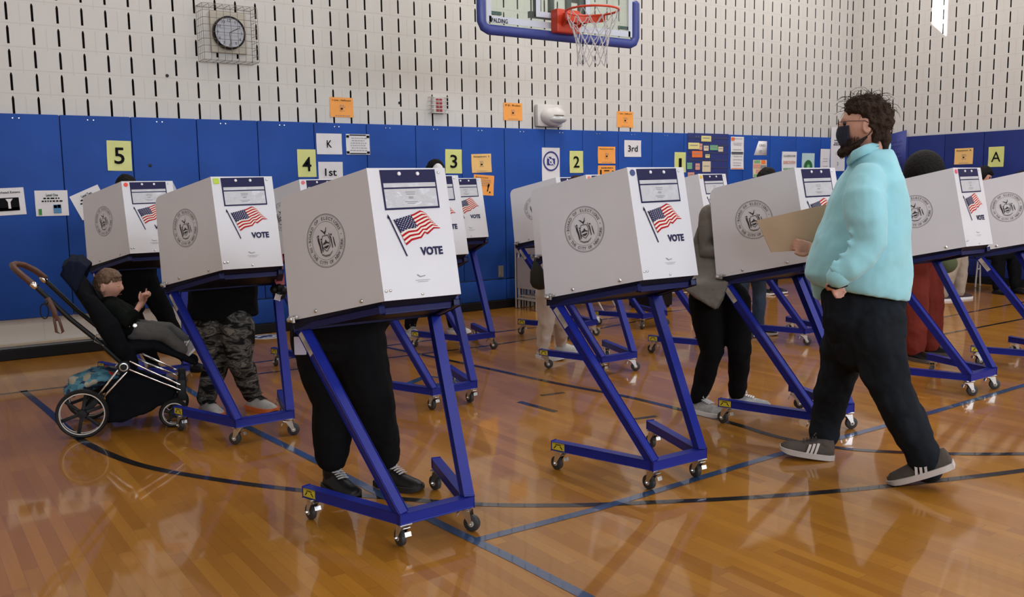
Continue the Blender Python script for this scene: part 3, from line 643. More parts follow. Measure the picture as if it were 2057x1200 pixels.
def flag_parts(par):
    hoist = ((-.096, .331), (-.050, .222))
    top = [(-.096, .331), (-.058, .339), (-.026, .347), (.001, .353), (.034, .367), (.048, .362), (.064, .352)]
    bot = [(-.050, .222), (-.021, .241), (.026, .250), (.046, .272), (.058, .264), (.093, .288), (.123, .287)]
    def cv(P, s):
        x = s*(len(P)-1); i = min(int(x), len(P)-2); t_ = x-i
        return V(P[i])*(1-t_)+V(P[i+1])*t_
    def pt(s, t_):
        a, c = cv(top, s), cv(bot, s); p = a*(1-t_)+c*t_
        k = math.sin(s*PI*3.1+.5)*.004*math.sin(PI*t_)
        return V((p[0]+k*.4, p[1]+k))
    b = nb(); cr = nb(); N = 18
    def cell(bm, s0, s1, t0, t1, z):
        q_ = [pt(s0, t0), pt(s1, t0), pt(s1, t1), pt(s0, t1)]; bm.faces.new([bm.verts.new(PF @ V((p[0], p[1], z))+PO) for p in q_])
    for i in range(N):
        for r_ in range(13):
            s0, s1 = i/N, (i+1)/N
            cell(b if r_ % 2 == 0 else cr, s0, s1, r_/13, (r_+1)/13, .0035)
    obj('flag_stripes', b, MRED, par); obj('flag_white', cr, mat('flag_cream', (.72, .68, .62), .5), par)
    b = nb(); NS_ = 8
    for i in range(NS_): cell(b, .42*i/NS_, .42*(i+1)/NS_, 0, 7/13, .0042)
    c = obj('flag_canton', b, MNAVY, par)
    b = nb()
    for r_ in range(9):
        for k in range(6 if r_ % 2 == 0 else 5):
            p = pt(.42*((k+.5+(.5 if r_ % 2 else 0))/6), 7/13*(r_+.5)/9); poly(b, [(p[0]+.0021*math.cos(a*PI/3), p[1]+.0021*math.sin(a*PI/3)) for a in range(6)], 0, F=PF, o=PO+PF @ V((0, 0, .005)))
    obj('flag_stars', b, MWHT, c)
    b = nb(); poly(b, [(-.119, .345), (-.114, .347), (-.051, .178), (-.056, .176)], .001, F=PF, o=PO+PF @ V((0, 0, .003)))
    poly(b, [(-.119, .355), (-.112, .342), (-.113, .337), (-.119, .335), (-.122, .341)], .001, F=PF, o=PO+PF @ V((0, 0, .003))); obj('flag_pole', b, MNAVY, par)
def seal(bm, F, o):
    """round seal, radius .115, into bm: material 0 grey ink, 1 dark ink"""
    def ann(r0, r1, seg=56):
        A = [bm.verts.new(F @ V((r0*math.cos(2*PI*k/seg), r0*math.sin(2*PI*k/seg), 0))+o) for k in range(seg)]
        B = [bm.verts.new(F @ V((r1*math.cos(2*PI*k/seg), r1*math.sin(2*PI*k/seg), 0))+o) for k in range(seg)]
        for k in range(seg): bm.faces.new((A[k], A[(k+1) % seg], B[(k+1) % seg], B[k])).material_index = 0
    ann(.112, .1145); ann(.108, .109); ann(.0805, .082)
    s = 'BOARD OF ELECTIONS'; R_ = .095
    for i, ch in enumerate(s):
        a = math.radians(172-(172-22)*i/(len(s)-1))
        if ch != ' ': text(bm, ch, R_*math.cos(a), R_*math.sin(a), None, .0145, .03, F=F, o=o, rot=a-PI/2)
    s = 'IN THE CITY OF NEW YORK'
    for i, ch in enumerate(s):
        a = math.radians(190+(352-190)*i/(len(s)-1))
        if ch != ' ': text(bm, ch, R_*math.cos(a), R_*math.sin(a), None, .0145, .03, F=F, o=o, rot=a+PI/2)
    for a in (181, 7): poly(bm, [(R_*math.cos(math.radians(a))+.003*math.cos(k), R_*math.sin(math.radians(a))+.003*math.sin(k)) for k in range(6)], 0, F=F, o=o)
    def P(pts, mi=1): poly(bm, pts, 0, mi, F, o)
    # eagle
    P([(-.026, .052), (-.012, .047), (-.004, .038), (.004, .042), (.010, .056), (.013, .058), (.009, .038), (.003, .030), (.0, .024), (-.006, .032), (-.014, .040)])
    # figures at each side
    P([(-.043, .020), (-.037, .020), (-.036, .002), (-.032, -.012), (-.030, -.048), (-.036, -.050), (-.041, -.02), (-.046, .0)])
    P([(-.050, .028), (-.047, .028), (-.043, -.0), (-.046, -.0)]); P([(-.030, .005), (-.024, .0), (-.020, -.030), (-.023, -.048), (-.027, -.040), (-.027, -.015)])
    P([(.028, .012), (.034, .014), (.036, -.002), (.038, -.036), (.034, -.038), (.030, -.01)]); P([(.044, .010), (.048, .008), (.054, -.030), (.052, -.038), (.046, -.02)])
    P([(.022, .028), (.025, .030), (.030, .010), (.026, .008)])
    for x, y, r_ in ((-.040, .026, .005), (.036, .020, .005), (-.026, .010, .004)): P([(x+r_*math.cos(k), y+r_*math.sin(k)) for k in range(6)])
    # shield outline and landscape
    sh = [(-.016, .022), (.016, .022), (.024, .002), (.022, -.026), (.0, -.046), (-.022, -.026), (-.024, .002)]
    for p, q_ in zip(sh, sh[1:]+sh[:1]):
        d = (V(q_)-V(p)).normalized(); n_ = V((-d.y, d.x))*.0016; P([(p[0]+n_.x, p[1]+n_.y), (p[0]-n_.x, p[1]-n_.y), (q_[0]-n_.x, q_[1]-n_.y), (q_[0]+n_.x, q_[1]+n_.y)])
    P([(-.018, -.010), (-.006, -.004), (.0, .006), (.008, -.006), (.018, -.010), (.018, -.016), (.004, -.012), (-.008, -.015), (-.018, -.016)])
    P([(-.016, -.024), (.016, -.020), (.012, -.028), (.0, -.034), (-.012, -.030)])
    P([(-.034, -.050), (-.012, -.060), (.014, -.060), (.034, -.046), (.030, -.054), (.012, -.068), (-.012, -.068), (-.032, -.058)], 0)
def make_booth():
    t = root('voting_booth', (0, 0, 0))
    # base
    fr = nb(); z = .132; w = .045
    a, b_, c, d = V((-.340, .585, z)), V((-.162, .022, z)), V((.162, .022, z)), V((.340, .585, z))
    bar(fr, b_, c, .045, .048, ext=.020, bev=.004); bar(fr, a, b_+V((0, .0, 0)), .040, .047, ext=.004, bev=.004); bar(fr, c, d, .040, .047, ext=.004, bev=.004)
    for s in (-1, 1):   # end caps
        pass
    obj('base_frame', fr, MFR, t)
    for s in (-1, 1):
        lg = nb(); bar(lg, (s*.162, .022, .150), (s*.338, .575, .893), .042, .042, up=(0, -1, 1), bev=.004); L = obj('leg', lg, MFR, t)
        if s < 0:
            st = nb(); A, B = V((-.162, .022, .150)), V((-.338, .575, .893)); ex = (A-B).normalized(); nn = V((-1, -.15, 0)); nn = (nn-ex*nn.dot(ex)).normalized(); up = nn.cross(ex); F = frame(ex, up)
            q_ = B+(A-B)*.10
            poly(st, rrect(0, 0, .115, .034), .0008, F=F, o=q_+F.col[2]*.0216); sl = obj('sticker_label', st, mat('label_white', (.52, .50, .46), .5), L)
            st = nb()
            for k, yy in enumerate((-.009, -.003, .003, .009)): poly(st, rrect(.01, yy, .06-.01*(k % 2), .0022), 0, F=F, o=q_+F.col[2]*.0232)
            obj('printed_text', st, MGREY, sl)
    tr = nb()
    bar(tr, (-.338, .575, .885), (.338, .575, .885), .030, .030)
    for s in (-1, 1): bar(tr, (s*.355, .578, .880), (s*.18, .10, .995), .028, .028)
    bar(tr, (-.16, .13, .985), (.16, .13, .985), .028)
    obj('tray_frame', tr, MTF, t)
    dk = nb(); lo = []
    for dz in (-.040, .020):
        lo.append([dk.verts.new(p+V((0, 0, dz))) for p in (FBt[0]+V((.004, .01+max(0, -dz), 0)), FBt[1]+V((-.004, .01+max(0, -dz), 0)), BB[1]+V((-.006, 0, 0)), BB[0]+V((.006, 0, 0)))])
    for q_ in lo: dk.faces.new(q_)
    for k in range(4): dk.faces.new((lo[0][k], lo[0][(k+1) % 4], lo[1][(k+1) % 4], lo[1][k]))
    obj('writing_tray', dk, MTRAY, t)
    # front panel
    fp = nb(); poly(fp, [(-.183, 0), (.183, 0), (.186, PH), (-.186, PH)], .006, F=PF, o=PO-PF.col[2]*.006)
    fpo = obj('front_panel', fp, MBF, t)
    for s in (-1, 1):
        e = nb()
        A, B = FBt[0 if s < 0 else 1], FT[0 if s < 0 else 1]
        C_, D = BB[0 if s < 0 else 1], BT[0 if s < 0 else 1]
        ex = (A-C_) if s < 0 else (C_-A); F = frame(ex, B-A); o_ = C_ if s < 0 else A
        def to2(P): q_ = P-o_; return (q_.dot(F.col[0]), q_.dot(F.col[1]))
        a2, b2, c2, d2 = to2(A), to2(B), to2(C_), to2(D)
        def rc(p, q_, r_, R_=.055, n=7):   # rounded corner at q between p and r
            p, q_, r_ = V(p), V(q_), V(r_); u = (p-q_).normalized(); w_ = (r_-q_).normalized(); out = []
            for k in range(n+1):
                t_ = k/n; P0, P1, P2 = q_+u*R_, q_, q_+w_*R_; out.append(tuple(P0*(1-t_)**2+2*P1*t_*(1-t_)+P2*t_*t_))
            return out
        if s < 0: pts = [c2, a2, b2]+rc(b2, d2, c2)
        else: pts = [c2]+rc(c2, d2, b2)+[b2, a2]
        poly(e, pts, .005, F=F, o=o_-F.col[2]*(.005))
        so = obj('side_panel', e, MB, t)
        ec = V(((a2[0]+c2[0])/2, (a2[1]+c2[1])/2))
        # seal
        sc_ = V((-.284, .392, 1.270)) if s < 0 else V((.284, .392, 1.270))
        q2 = to2(sc_); e = nb(); seal(e, F, o_+F @ V((q2[0], q2[1], .0015))); obj('seal', e, [MSEAL, MSEALD], so, mats='keep')
        for f_ in (.30, .78): e = nb(); p = V(c2)*(1-f_)+V(a2)*f_; lathe(e, [(.009, 0), (.009, .003), (.0055, .006), (.0, .0065)], o_+F @ V((p[0], p[1]+.020, 0)), F.col[2], 10); obj('bolt', e, MCHR, so)
        e = nb(); p = V(c2); hx = .02 if s < 0 else -.02
        box(e, o_+F @ V((p[0]+hx, p[1]+.004, .004)), (.012, .05, .026), bev=.002); lathe(e, [(.010, 0), (.010, .01), (.004, .012)], o_+F @ V((p[0]+hx*.5, p[1]+.004, .006)), F.col[2], 10); box(e, o_+F @ V((p[0]+hx*2.2, p[1]+.012, .004)), (.01, .04, .012), bev=.002)
        obj('hinge', e, MCHR, so)
    O3 = PO+PF.col[2]*.0015
    e = nb()
    fr_ = [(-.130, .540), (.133, .543), (.134, .376), (-.127, .372)]
    poly(e, fr_, .002, F=PF, o=O3-PF.col[2]*.001); po = obj('document_pouch', e, MNAVY, fpo)
    for i, pts in enumerate(([(-.121, .484), (.126, .487), (.126, .469), (-.121, .466)], [(-.121, .459), (.126, .462), (.126, .384), (-.120, .380)])):
        e = nb(); poly(e, pts, .001, F=PF, o=O3+PF.col[2]*.001); pw_ = obj('clear_window', e, mat('sleeve_white', (.50, .51, .55), .22, bump=.5, bscale=14), po)
    e = nb()
    for k, (yy, ww) in enumerate(((.446, .045), (.437, .04), (.425, .022), (.42, .022), (.405, .06), (.398, .04))): poly(e, rrect(.0, yy, ww, .0032), 0, F=PF, o=O3+PF.col[2]*.0028)
    obj('printed_text', e, mat('faint_print', (.28, .28, .3), .7), pw_)
    for x in (-.042, .046):
        e = nb(); lathe(e, [(.0085, 0), (.0085, .003), (.006, .006), (0, .007)], O3+PF @ V((x, .524, .0)), PF.col[2], 14); obj('stud', e, mat('stud_white', (.8, .8, .85), .25), po, smooth=True)
    flag_parts(fpo)
    e = nb(); text(e, 'VOTE', .066, .194, .108, .036, .045, F=PF, o=PO, z=.003); obj('vote_lettering', e, MNAVY, fpo)
    e = nb()
    for p, q_ in (((-.018, .098), (-.004, .088)), ((-.004, .088), (.02, .092))):
        d = (V(q_)-V(p)).normalized(); n_ = V((-d.y, d.x))*.002; poly(e, [(p[0]+n_.x, p[1]+n_.y), (p[0]-n_.x, p[1]-n_.y), (q_[0]-n_.x, q_[1]-n_.y), (q_[0]+n_.x, q_[1]+n_.y)], 0, F=PF, o=PO+PF.col[2]*.003)
    for yy, ww in ((.074, .07), (.067, .05)): poly(e, rrect(.005, yy, ww, .0018), 0, F=PF, o=PO+PF.col[2]*.003)
    obj('small_emblem', e, mat('faint_print', (.3, .3, .3)), fpo)
    for x, y in ((-.170, .040), (-.150, .041), (-.004, .016), (.150, .530)):
        e = nb(); lathe(e, [(.006, 0), (.006, .003), (.003, .0045), (0, .005)], PO+PF @ V((x, y, 0)), PF.col[2], 10); obj('bolt', e, MCHR, fpo)
    # yellow label on the left base bar end (outer face)
    e = nb(); A = V((-.340, .585, .132)); B = V((-.162, .022, .132)); ex = (B-A).normalized(); F = frame(ex, (0, 0, 1)); q_ = A+ex*.040+F.col[2]*.0205
    poly(e, rrect(0, 0, .078, .040), .0008, F=F, o=q_); wl = obj('warning_label', e, MYEL, t)
    e = nb(); o_ = q_+F.col[2]*.0015
    for p in ([(-.03, -.012), (-.024, -.012), (-.010, .003), (-.016, .006)], [(.03, -.012), (.024, -.012), (.010, .003), (.016, .006)], [(-.022, .008), (.022, .008), (.014, .0125), (-.014, .0125)]): poly(e, p, 0, F=F, o=o_)
    for yy in (-.0185, .0165): poly(e, rrect(0, yy, .076, .0018), 0, F=F, o=o_)
    obj('label_print', e, MINK, wl)
    # casters
    ck = make_caster(); first = True
    for x, y in ((-.155, .025), (-.328, .545), (.155, .025), (.328, .545)):
        c = ck if first else copy_tree(ck); first = False; c.parent = t; c.location = (x, y, 0)
    return t
proto = make_booth()
STK = {'red': (.75, .06, .03), 'lime': (.45, .62, .03), 'pink': (.62, .13, .15), 'blue': (.03, .09, .55), 'yellow': (.75, .48, .02), 'coral': (.8, .2, .1), 'hotpink': (.75, .08, .16)}
def sticker(t, colr, square=False):
    fp = [c for c in t.children if c.name.startswith('front_panel')][0]
    e = nb(); pts = rrect(-.157, .522, .034, .034, .004) if square else [(-.157+.016*math.cos(k*PI/10), .522+.016*math.sin(k*PI/10)) for k in range(20)]
    poly(e, pts, .0008, F=PF, o=PO+PF.col[2]*.002); obj('round_sticker' if not square else 'square_sticker', e, mat('sticker_'+colr, STK[colr], .5), fp)
G_ = 'voting booths standing in rows on the gym floor'
BOOTHS = [
 (1.825, 3.214, .8, 'nearest voting booth, front centre-left, with a person in black trousers and boots behind it', None, (0, 5, 215, 10)),
 (3.141, 3.104, -.8, 'voting booth with a blue dot sticker, with nobody standing at it in the front row', 'blue', (5, 8, -6, -4)),
 (1.777, 5.175, 2.1, 'voting booth with a lime green square sticker, before the person in camouflage trousers', 'lime', (40, 5, 240, 200)),
 (1.678, 7.089, 1.1, 'leftmost voting booth, with a red dot sticker, behind the stroller', 'red', (30, 10, 80, 200)),
 (4.531, 3.217, -.6, 'voting booth the walking man is passing, behind his tan folder', None, (200, 3, 245, 215)),
 (6.237, 3.236, 1.5, 'voting booth with a pink dot sticker, before the person in rust red trousers', 'hotpink', (235, 250, 230, 100)),
 (3.10, 5.181, 2.6, 'second-row voting booth mostly hidden behind the nearest booth, showing only the letter E', None, (4, 200, 2, 170)),
 (4.368, 6.866, 2.0, 'back-row voting booth with flag and VOTE visible, just below the orange exercise sheet', None, (130, 20, 215, 180)),
 (2.95, 6.80, -3.0, 'back-row voting booth with a faded red dot between the lime sticker booth and nearest booth', 'pink', (10, 5, 30, 0)),
 (5.573, 6.833, 3.2, 'back-row voting booth in front of the no photography sign and white folding chairs', None, (20, 6, 225, 200)),
 (4.700, 5.315, -.3, 'second-row voting booth with an orange dot, before the person in cream trousers', 'coral', (10, 225, 235, 150)),
 (6.553, 6.856, 2.7, 'back-row voting booth whose base shows behind the legs of the blue dot booth', None, (120, 250, 220, 10)),
 (5.906, 5.284, 5.0, 'second-row voting booth with a yellow dot, beneath the pocket chart', 'yellow', (0, 6, 30, 10)),
 (7.02, 5.20, 1.0, 'second-row voting booth seen only by its blue base beyond the walking man and blue jeans', None, (220, 210, 0, 260)),
 (7.50, 3.24, 2.5, 'voting booth cut by the right edge of the photo', None, (10, 240, 240, 250)),
 (8.656, 5.355, .1, 'distant voting booth hidden behind the walking man apart from one base corner', None, (0, 0, 10, 0)),
]
booth_objs = []
for i, (x, y, a, lab, st, ca) in enumerate(BOOTHS):
    o = proto if i == 0 else copy_tree(proto); o.location = (x, y, 0); o.rotation_euler.z = math.radians(a); tag(o, lab, 'voting booth', G_); booth_objs.append(o)
for o, (x, y, a, lab, st, ca) in zip(booth_objs, BOOTHS):
    if st: sticker(o, st, st == 'lime')
    cs = [c for c in o.children if c.name.startswith('caster')]
    for c, ang in zip(sorted(cs, key=lambda c: (round(c.location.x > 0), c.location.y > .3)), ca): c.rotation_euler.z = math.radians(ang)
# ================================================================== PEOPLE HELPERS
def head_bm(bm, c, fwd, up, s=1.0, jaw=1.0, child=False, ears=True, hat=False):
    """sculpted head: c = centre, fwd = where the face looks"""
    c = V(c); up = V(up).normalized(); fwd = (V(fwd)-up*V(fwd).dot(up)).normalized(); rt = fwd.cross(up)
    R = M(((rt.x, fwd.x, up.x), (rt.y, fwd.y, up.y), (rt.z, fwd.z, up.z)))
    x = bmesh.ops.create_uvsphere(bm, u_segments=48, v_segments=32, radius=1)
    def g(px, pz, x0, z0, sx, sz): return math.exp(-((px-x0)/sx)**2-((pz-z0)/sz)**2)
    for v in x['verts']:
        d = v.co.copy(); a, b, h = (.074, .096, .112) if not child else (.073, .090, .098)
        p = V((d.x*a, d.y*b, d.z*h)); t = max(0, -d.z)
        p.x *= 1-.30*t**1.5; 
        if d.y < 0: p.y *= 1-.50*t
        else: p.y *= 1-.10*t
        if d.y > 0:
            w = d.y
            p.y += w*(.021*g(p.x, p.z, 0, -.018, .011, .017)+.011*g(p.x, p.z, 0, .004, .009, .022))     # nose
            p.y -= w*(1 if not child else .4)*(.012*g(p.x, p.z, .030, .012, .016, .011)+.012*g(p.x, p.z, -.030, .012, .016, .011)) # sockets
            p.y += w*.006*g(abs(p.x), p.z, .025, .032, .025, .008)                                     # brow
            p.y += w*(.007*g(p.x, p.z, 0, -.050, .020, .007)+.006*g(p.x, p.z, 0, -.062, .018, .007))     # lips
            p.y -= w*.004*g(p.x, p.z, 0, -.056, .022, .003)
            p.y += w*.010*g(p.x, p.z, 0, -.088, .022, .014)                                            # chin
            if child: p.y += w*.006*g(abs(p.x), p.z, .038, -.035, .018, .02)
        v.co = c+R @ (p*s)
    if ears:
        for sd in (-1, 1):
            e = R @ M.Rotation(sd*.35, 3, 'Z')
            ell(bm, c+R @ (V((sd*.073, -.008, -.008))*s), (.010*s, .018*s, .031*s), 12, rot=e)
            tube(bm, [c+R @ (V((sd*.079, -.008+.017*math.cos(a), -.006+.030*math.sin(a)))*s) for a in (-1.4, -.5, .4, 1.3, 2.2, 3.0)], .0045*s, 6)
    return R
def hand_bm(bm, wrist, dirv, palm_n, s=1.0, curl=.5, thumb=1):
    """palm, four fingers and a thumb as tapering chains"""
    w = V(wrist); d = V(dirv).normalized(); n = (V(palm_n)-d*V(palm_n).dot(d)).normalized(); a = d.cross(n)
    tube(bm, [w-d*.02*s, w+d*.03*s, w+d*.07*s], [(.024*s, .017*s), (.036*s, .015*s), (.038*s, .013*s)], 12, side=a)
    for i, (o, L) in enumerate(((-.027, .068), (-.009, .078), (.009, .074), (.027, .060))):
        p = w+d*.078*s+a*o*s; pts = [p-d*.012*s, p]; dd = d.copy()
        for k, f_ in enumerate((.45, .32, .26)):
            dd = (M.Rotation(-curl*(.7+.35*k), 3, a) @ dd) if True else dd
            if (dd-d).dot(n) < -1e-6: pass
            pts.append(pts[-1]+dd*L*f_*s)
        tube(bm, pts, [.0095*s, .0095*s, .0088*s, .0082*s, .0070*s], 8)
    p = w+d*.022*s-a*.028*s*thumb; td = (d*.7-a*.65*thumb+n*.25).normalized()
    tube(bm, [p, p+td*.03*s, p+(td*.6+d*.4).normalized()*.055*s, p+(td*.35+d*.65).normalized()*.078*s], [.013*s, .0115*s, .010*s, .008*s], 8)
def shoe(rt_, heel, toe, ankle, off, m_up, m_sole, wd=.098, hh=.085, laces=None, stripes=None, sole_h=.028, pitch_up=(0, 0, 1), boot=False, tongue=None):
    heel, toe = V(heel), V(toe); d = toe-heel; L = d.length; d.normalize(); side = d.cross(V(pitch_up)).normalized(); up = side.cross(d)
    W = lambda t: wd*.5*(.68+.62*math.sin(PI*min(1, .18+t*.62))**1.5)*(1 if t < .85 else math.sqrt(max(.02, 1-((t-.85)/.17)**2)))*(1 if t > .06 else .78)
    def H(t): 
        if t < .35: return hh
        if t < .62: return hh+(.055-hh)*(t-.35)/.27
        return .055-.022*((t-.62)/.38)
    ts = [0, .03, .1, .2, .3, .4, .5, .6, .7, .8, .88, .94, .98, 1.0]
    b = nb(); rings = []
    for t_ in ts:
        c = heel+d*(t_*L)+up*sole_h*.6; w_ = W(t_)*.96; h_ = H(t_)*(1 if 0 < t_ < .98 else .72); R_ = []
        for k in range(14):
            a = PI*2*k/14; x = math.cos(a)*w_*(1 if math.sin(a) < .2 else (1-.35*math.sin(a)*(1 if t_ < .6 else .4))); z = max(0, math.sin(a))*h_ if math.sin(a) > 0 else 0
            R_.append(b.verts.new(c+side*x+up*z))
        rings.append(R_)
    for A, B in zip(rings, rings[1:]):
        for k in range(14): b.faces.new((A[k], A[(k+1) % 14], B[(k+1) % 14], B[k]))
    b.faces.new(rings[0]); b.faces.new(rings[-1])
    if boot or ankle is not None:
        ak = V(ankle); base = heel+d*(.20*L)+up*hh*.75
        tube(b, [base, base.lerp(ak, .55), ak], [(.050, .040), (.044, .040), (.046, .044)] if not boot else [(.056, .046), (.052, .048), (.056, .052)], 14, side=d)
    so = obj('shoe' if not boot else 'boot', b, m_up, rt_, off, smooth='all')
    b = nb(); rings = []
    for t_ in ts:
        c = heel+d*(t_*L); w_ = W(t_)*1.05; R_ = []
        lift = .012*max(0, (t_-.75)/.25)**2
        for z in (lift, sole_h):
            for sd in (-1, 1): R_.append(b.verts.new(c+side*sd*w_+up*z+d*(.004 if t_ > .5 else -.004)))
        rings.append([R_[0], R_[1], R_[3], R_[2]])
    for A, B in zip(rings, rings[1:]):
        for k in range(4): b.faces.new((A[k], A[(k+1) % 4], B[(k+1) % 4], B[k]))
    b.faces.new(rings[0]); b.faces.new(rings[-1])
    obj('sole', b, m_sole, so, off, smooth=True)
    if laces:
        b = nb()
        for k in range(5):
            t_ = .36+.055*k; c = heel+d*(t_*L)+up*(sole_h*.6+H(t_)*1.0+.002); w_ = W(t_)*.38
            tube(b, [c-side*w_, c+up*.004+d*.006, c+side*w_], .0028, 5); tube(b, [c-side*w_+d*.01, c+up*.005, c+side*w_-d*.004], .0028, 5)
        if boot:
            for k in range(5):
                q_ = heel+d*(.34*L-.012*k)+up*(hh+.010+.019*k)
                tube(b, [q_-side*.026+d*.012, q_+d*.022, q_+side*.026+d*.012], .0032, 5); tube(b, [q_-side*.026+d*.012+up*.016, q_+d*.024, q_+side*.026+d*.012], .0032, 5)
        c = heel+d*(.36*L)+up*(sole_h+H(.36)+.008+(.08 if boot else 0))
        for sd in (-1, 1): tube(b, [c, c+side*sd*.018+up*.012+d*.01, c+side*sd*.032+d*.02, c+side*sd*.012-up*.004+d*.012], .0026, 5)
        obj('laces', b, laces, so, off)
    if stripes:
        b = nb(); sd = stripes[1]
        for k in range(3):
            t0 = .50-.075*k; P = []
            for f_ in (0, .35, .7, 1.0):
                t_ = t0-.05*f_+.03; c = heel+d*(t_*L)+up*(sole_h*.6+H(t_)*(.12+.70*f_)); ww = W(t_)*(1-.22*f_**2)
                P.append(c+side*sd*(ww+.0015))
            for p, q_ in zip(P, P[1:]):
                n_ = d*.0065; b.faces.new([b.verts.new(v) for v in (p-n_, p+n_, q_+n_, q_-n_)])
        obj('stripe_marks', b, stripes[0], so, off)
    return so
def hairstrands(bm, R, c, s, n, rmin, rmax, rnd, zmin=-.2, r=.0012, ymax=.75):
    for i in range(n):
        for _ in range(20):
            d = V((rnd.gauss(0, 1), rnd.gauss(0, 1), rnd.gauss(0, 1))).normalized()
            if man_hair(d) > .1 and d.y < ymax: break
        p = V((d.x*.080, d.y*.101, d.z*.118)); L = rnd.uniform(rmin, rmax)*(1.15 if d.z > .45 else .45); t1 = d.cross(V((rnd.random()-.5, rnd.random()-.5, rnd.random()-.5))).normalized()
        pts = [p*.96, p+d*L*.35+t1*L*.3, p+d*L*.55+t1*L*.8, p+d*L*.45+t1*L*1.3]
        tube(bm, [c+R @ (q_*s) for q_ in pts], [r*1.5, r*1.2, r, r*.6], 4, cap=False)
def hair_bm(bm, R, c, s, thick, test, nz=.006, fq=35, seg=40, squash=1.0):
    """a shell over the head kept where test(direction) is true"""
    x = bmesh.ops.create_uvsphere(bm, u_segments=seg, v_segments=seg*2//3, radius=1); vs = x['verts']; kill = []
    for v in vs:
        d = v.co.copy(); f_ = test(d)
        t = max(0, -d.z); p = V((d.x*.074*(1-.30*t**1.5), d.y*.096*(1-(.50 if d.y < 0 else .10)*t), d.z*.112)); p += d*(thick*max(0, min(1, f_))+nz*NZ.noise(d*fq*.1+c)*(1 if f_ > 0 else 0))
        if f_ <= 0: p *= .88
        v.co = c+R @ (p*s)
def fold2(o, st_, sc_):
    t = bpy.data.textures.new('creases', 'CLOUDS'); t.noise_scale = sc_; t.noise_depth = 1
    d = o.modifiers.new('d2', 'DISPLACE'); d.texture = t; d.strength = st_; d.mid_level = .5
# ---------------------------------------------------------------- WALKING MAN
L_ = -CXH            # picture-left in level terms
MT = mat('teal_fleece', (.30, .63, .72), .85, spec=.12, bump=.25, bscale=7, var=.05, vscale=5, sheen=.3)
MJ = mat('black_denim', (.010, .013, .018), .85, spec=.12, bump=.35, bscale=8, var=.35, vscale=5)
MHB = mat('brown_hair', (.034, .020, .014), .75, spec=.12, bump=.8, bscale=60)
MSH = mat('suede_grey', (.075, .062, .055), .9, spec=.12, bump=.3, bscale=30, var=.1)
MSO = mat('sole_grey', (.50, .46, .44), .6)
man = root('person', (4.06, 2.72, 0), 0, 'bearded masked man in light teal pullover walking past the booths', 'person')
O_ = man.location.copy()
hd = J(1738, 252, 4.50); face = (L_*.93+CG*.36).normalized()
b = nb(); HS = 1.16
R = head_bm(b, hd, face, (face*.04+V((0, 0, 1))), HS)
tube(b, [hd-V((0, 0, .06))-face*.03, J(1757, 318, 4.50), J(1752, 380, 4.5)], [.068, .070, .07], 16)
tube(b, [J(1752, 372, 4.5), J(1742, 450, 4.5), J(1728, 540, 4.5), J(1735, 610, 4.5)], [(.09, .10), (.12, .15), (.13, .15), (.13, .13)], 16, side=CXH)
AL = [J(1742, 372, 4.31), J(1738, 430, 4.27), J(1745, 492, 4.25), J(1712, 535, 4.25), J(1682, 558, 4.27)]
tube(b, AL, [.06, .052, .046, .040, .030], 12)
hand_bm(b, J(1682, 558, 4.27), J(1682, 600, 4.43)-J(1684, 556, 4.27), CG, .92, .5, thumb=1)
AR = [J(1745, 372, 4.70), J(1700, 450, 4.86), J(1655, 500, 4.88), J(1632, 500, 4.86)]
tube(b, AR, [.06, .05, .04, .03], 12)
hand_bm(b, J(1634, 500, 4.86), J(1600, 492, 4.86)-J(1634, 500, 4.86), -CG, .95, .9, thumb=1)
LN = [J(1745, 620, 4.42), J(1757, 715, 4.36), J(1795, 800, 4.32), J(1833, 860, 4.30), J(1862, 918, 4.27)]
LF = [J(1705, 620, 4.60), J(1685, 720, 4.68), J(1668, 790, 4.75), J(1655, 845, 4.80), J(1648, 890, 4.82)]
tube(b, LN, [.07, .06, .05, .045, .036], 12); tube(b, LF, [.07, .06, .05, .045, .038], 12)
body = obj('body', b, MSKIN, man, O_, smooth='all'); remesh(body, .0065, 1)
# pullover
b = nb()
rows = [(300, 1722, 1790, .10), (318, 1708, 1797, .145), (338, 1706, 1803, .17), (365, 1688, 1808, .215), (400, 1672, 1815, .235), (440, 1656, 1819, .24), (480, 1640, 1822, .245), (520, 1627, 1825, .245), (555, 1620, 1826, .235), (574, 1626, 1825, .23), (588, 1634, 1823, .22)]
rg = []
for y, l, r_, w_ in rows:
    c_ = J((l+r_)/2, y, 4.52); ra = (r_-l)/2/404; tl = max(0, (y-540)/50)*.045
    rg.append([b.verts.new(c_+CXH*(ra*math.cos(a*PI/16))+CG*(w_*math.sin(a*PI/16))-V((0, 0, tl*math.cos(a*PI/16)))) for a in range(32)])
for A, B in zip(rg, rg[1:]):
    for k in range(32): b.faces.new((A[k], A[(k+1) % 32], B[(k+1) % 32], B[k]))
b.faces.new(rg[0]); b.faces.new(rg[-1])
tube(b, [J(1742, 362, 4.36), J(1737, 400, 4.28), J(1740, 445, 4.25), J(1744, 492, 4.24), J(1728, 520, 4.22), J(1708, 538, 4.22), J(1688, 552, 4.24)], [.085, .098, .096, .086, .074, .062, .052], 16)
tube(b, [J(1745, 362, 4.68), J(1712, 430, 4.84), J(1680, 488, 4.87), J(1652, 498, 4.87)], [.09, .085, .072, .055], 14)
